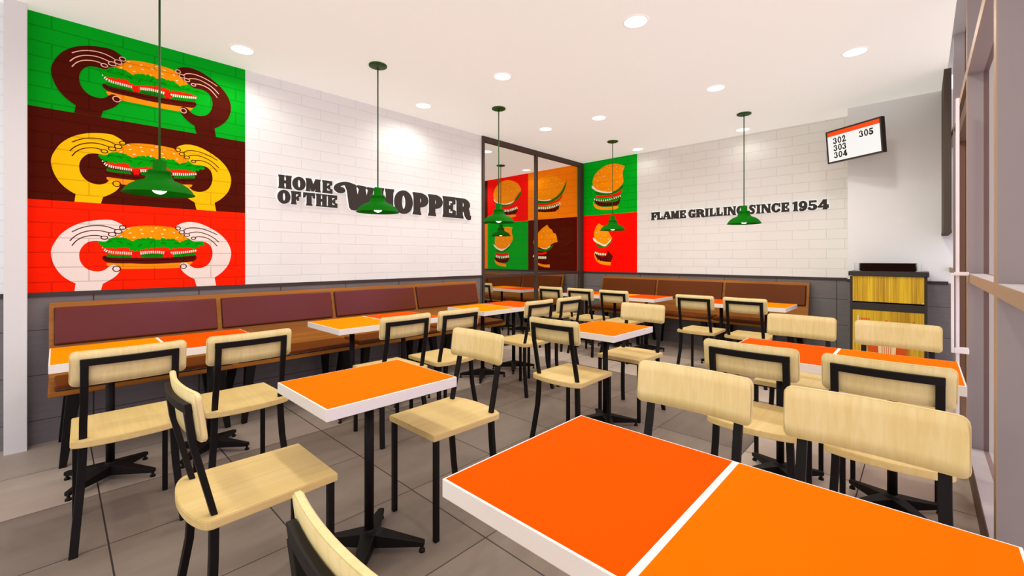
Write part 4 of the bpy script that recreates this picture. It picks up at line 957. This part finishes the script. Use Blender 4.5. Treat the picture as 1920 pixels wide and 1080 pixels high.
# tray holder and the stacked trays
t = thing('tray_holder', 'clear acrylic tray holder on top of the bin cabinet', 'holder', (5.92, 0.262, 1.154))
bm = NB(); bx(bm, -0.16, -0.265, 0.0, 0.16, 0.265, 0.004); obj('base', bm, M['acrylic'], t)
for s in (-1, 1):
    bm = NB(); bx(bm, -0.15, s*0.256-0.003, 0.004, 0.12, s*0.256+0.003, 0.085); obj('side_wall', bm, M['acrylic'], t)
tr0 = None
for k in range(8):
    lab = 'brown serving tray, topmost of the stack on the bin cabinet' if k == 7 else 'brown serving tray under the topmost one in the stack on the bin cabinet'
    loc = (5.92, 0.262, 1.1585+k*0.0098)
    if tr0 is None:
        tr0 = thing('serving_tray', lab, 'tray', loc, 0, 'brown serving trays stacked on the bin cabinet')
        bm = NB()
        prism(bm, [(0.135*sx*1.0, 0.208*sy) for sx, sy in ((-1, -1), (1, -1), (1, 1), (-1, 1))], 0.0, 0.003)
        obj('tray_base', bm, M['tray'], tr0)
        bm = NB()
        a = [(-0.135, -0.208), (0.135, -0.208), (0.135, 0.208), (-0.135, 0.208)]; b = [(-0.150, -0.226), (0.150, -0.226), (0.150, 0.226), (-0.150, 0.226)]
        for i in range(4):
            j = (i+1) % 4
            q = [bm.verts.new((*a[i], 0.0015)), bm.verts.new((*a[j], 0.0015)), bm.verts.new((*b[j], 0.0095)), bm.verts.new((*b[i], 0.0095))]
            bm.faces.new(q)
        bmesh.ops.solidify(bm, geom=list(bm.faces), thickness=0.0012)
        obj('tray_rim', bm, M['tray'], tr0)
    else:
        dup(tr0, loc, 0, lab)

# order screen, yawed and tilted, on an arm from the column
t = thing('tv_screen', 'order number screen with a red top band, hung high in front of the column', 'screen', (5.80, 0.536, 2.522))
t.rotation_euler = (0, 0, 0)
yaw, tilt = 2.577, 0.0935
n = Vector((math.cos(yaw)*math.cos(tilt), math.sin(yaw)*math.cos(tilt), -math.sin(tilt)))
rv = Vector((-math.sin(yaw), math.cos(yaw), 0)); up = n.cross(rv)
if up.z < 0: up = -up
SW, SH = 0.580, 0.355
def sc(u, v, w): return tuple(rv*u+up*v+n*w)
def scbox(bm, u0, v0, w0, u1, v1, w1):
    bar(bm, [[sc(u0, v0, w0), sc(u1, v0, w0), sc(u1, v1, w0), sc(u0, v1, w0)], [sc(u0, v0, w1), sc(u1, v0, w1), sc(u1, v1, w1), sc(u0, v1, w1)]])
bm = NB(); scbox(bm, -SW/2, -SH/2, -0.05, SW/2, SH/2, -0.006); b0 = 0.016
scbox(bm, -SW/2, -SH/2, -0.006, SW/2, -SH/2+b0, 0.0); scbox(bm, -SW/2, SH/2-b0, -0.006, SW/2, SH/2, 0.0)
scbox(bm, -SW/2, -SH/2+b0, -0.006, -SW/2+b0, SH/2-b0, 0.0); scbox(bm, SW/2-b0, -SH/2+b0, -0.006, SW/2, SH/2-b0, 0.0)
obj('casing', bm, M['tv'], t)
def scquad(name, u0, v0, u1, v1, w, m):
    bm = NB(); bm.faces.new([bm.verts.new(sc(*q, w)) for q in ((u0, v0), (u1, v0), (u1, v1), (u0, v1))]); return obj(name, bm, m, t)
iw, ih = SW/2-b0, SH/2-b0
dp = scquad('display', -iw, -ih, iw, ih-0.046, -0.004, M['screen'])
scquad('display_band', -iw, ih-0.046, iw, ih, -0.004, M['screen_red'])
for txt, u0, v0 in (('302', -0.212, 0.026), ('303', -0.212, -0.052), ('304', -0.212, -0.130), ('305', 0.068, 0.026)):
    for i, chh in enumerate(txt):
        bm = NB()
        add_letter(bm, chh, sc, u0+i*0.049, u0+i*0.049+0.043, v0, v0+0.066, -0.0039, -0.0032, False, 0.0001)
        bmesh.ops.recalc_face_normals(bm, faces=list(bm.faces))
        obj('digit', bm, M['screen_ink'], dp)
bm = NB(); tube(bm, [sc(0, 0, -0.05), sc(0, 0, -0.12)], 0.018, 10)
e = Vector(sc(0, 0, -0.12)); tube(bm, [e, (6.205-5.80, e.y-0.05, e.z)], 0.015, 10)
bx(bm, 6.205-5.80, e.y-0.12, e.z-0.08, 6.2195-5.80, e.y+0.02, e.z+0.08)
obj('wall_bracket', bm, M['tv'], t)

# ------------------------------------------------------------------ light and camera
w = bpy.data.worlds.new('World'); bpy.context.scene.world = w; w.use_nodes = True
wn = w.node_tree; bg = wn.nodes['Background']
tcw = N(wn, 'ShaderNodeTexCoord'); spw = N(wn, 'ShaderNodeSeparateXYZ'); wn.links.new(tcw.outputs['Generated'], spw.inputs[0])
mrw = N(wn, 'ShaderNodeMapRange'); mrw.interpolation_type = 'SMOOTHSTEP'
mrw.inputs[1].default_value = -0.45; mrw.inputs[2].default_value = -0.75; mrw.inputs[3].default_value = 0.0; mrw.inputs[4].default_value = 1.0
wn.links.new(spw.outputs['Y'], mrw.inputs[0])
# neutral fill added at the unbuilt rear, violet-blue evening sky outside the window wall
wn.links.new(mixc(wn, mrw.outputs[0], (0.93, 0.95, 0.93), (1.15, 1.10, 1.36)), bg.inputs[0]); bg.inputs[1].default_value = 1.7

cam = bpy.data.cameras.new('camera'); co = bpy.data.objects.new('camera', cam); C.objects.link(co)
co.location = (0, 0, 1.294); co.rotation_euler = (PI/2, 0, R(43.5-90))
cam.sensor_width = 36; cam.sensor_fit = 'HORIZONTAL'; cam.lens = 811/1920*36; cam.shift_y = -(540-483.3)/1920; cam.clip_start = 0.03
bpy.context.scene.camera = co
vs = bpy.context.scene.view_settings
vs.view_transform = 'Standard'; vs.look = 'None'; vs.exposure = 0.0; vs.gamma = 1.0
cy = bpy.context.scene.cycles
cy.use_denoising = True; cy.max_bounces = 8; cy.diffuse_bounces = 4; cy.glossy_bounces = 3; cy.transparent_max_bounces = 12; cy.sample_clamp_indirect = 4.0
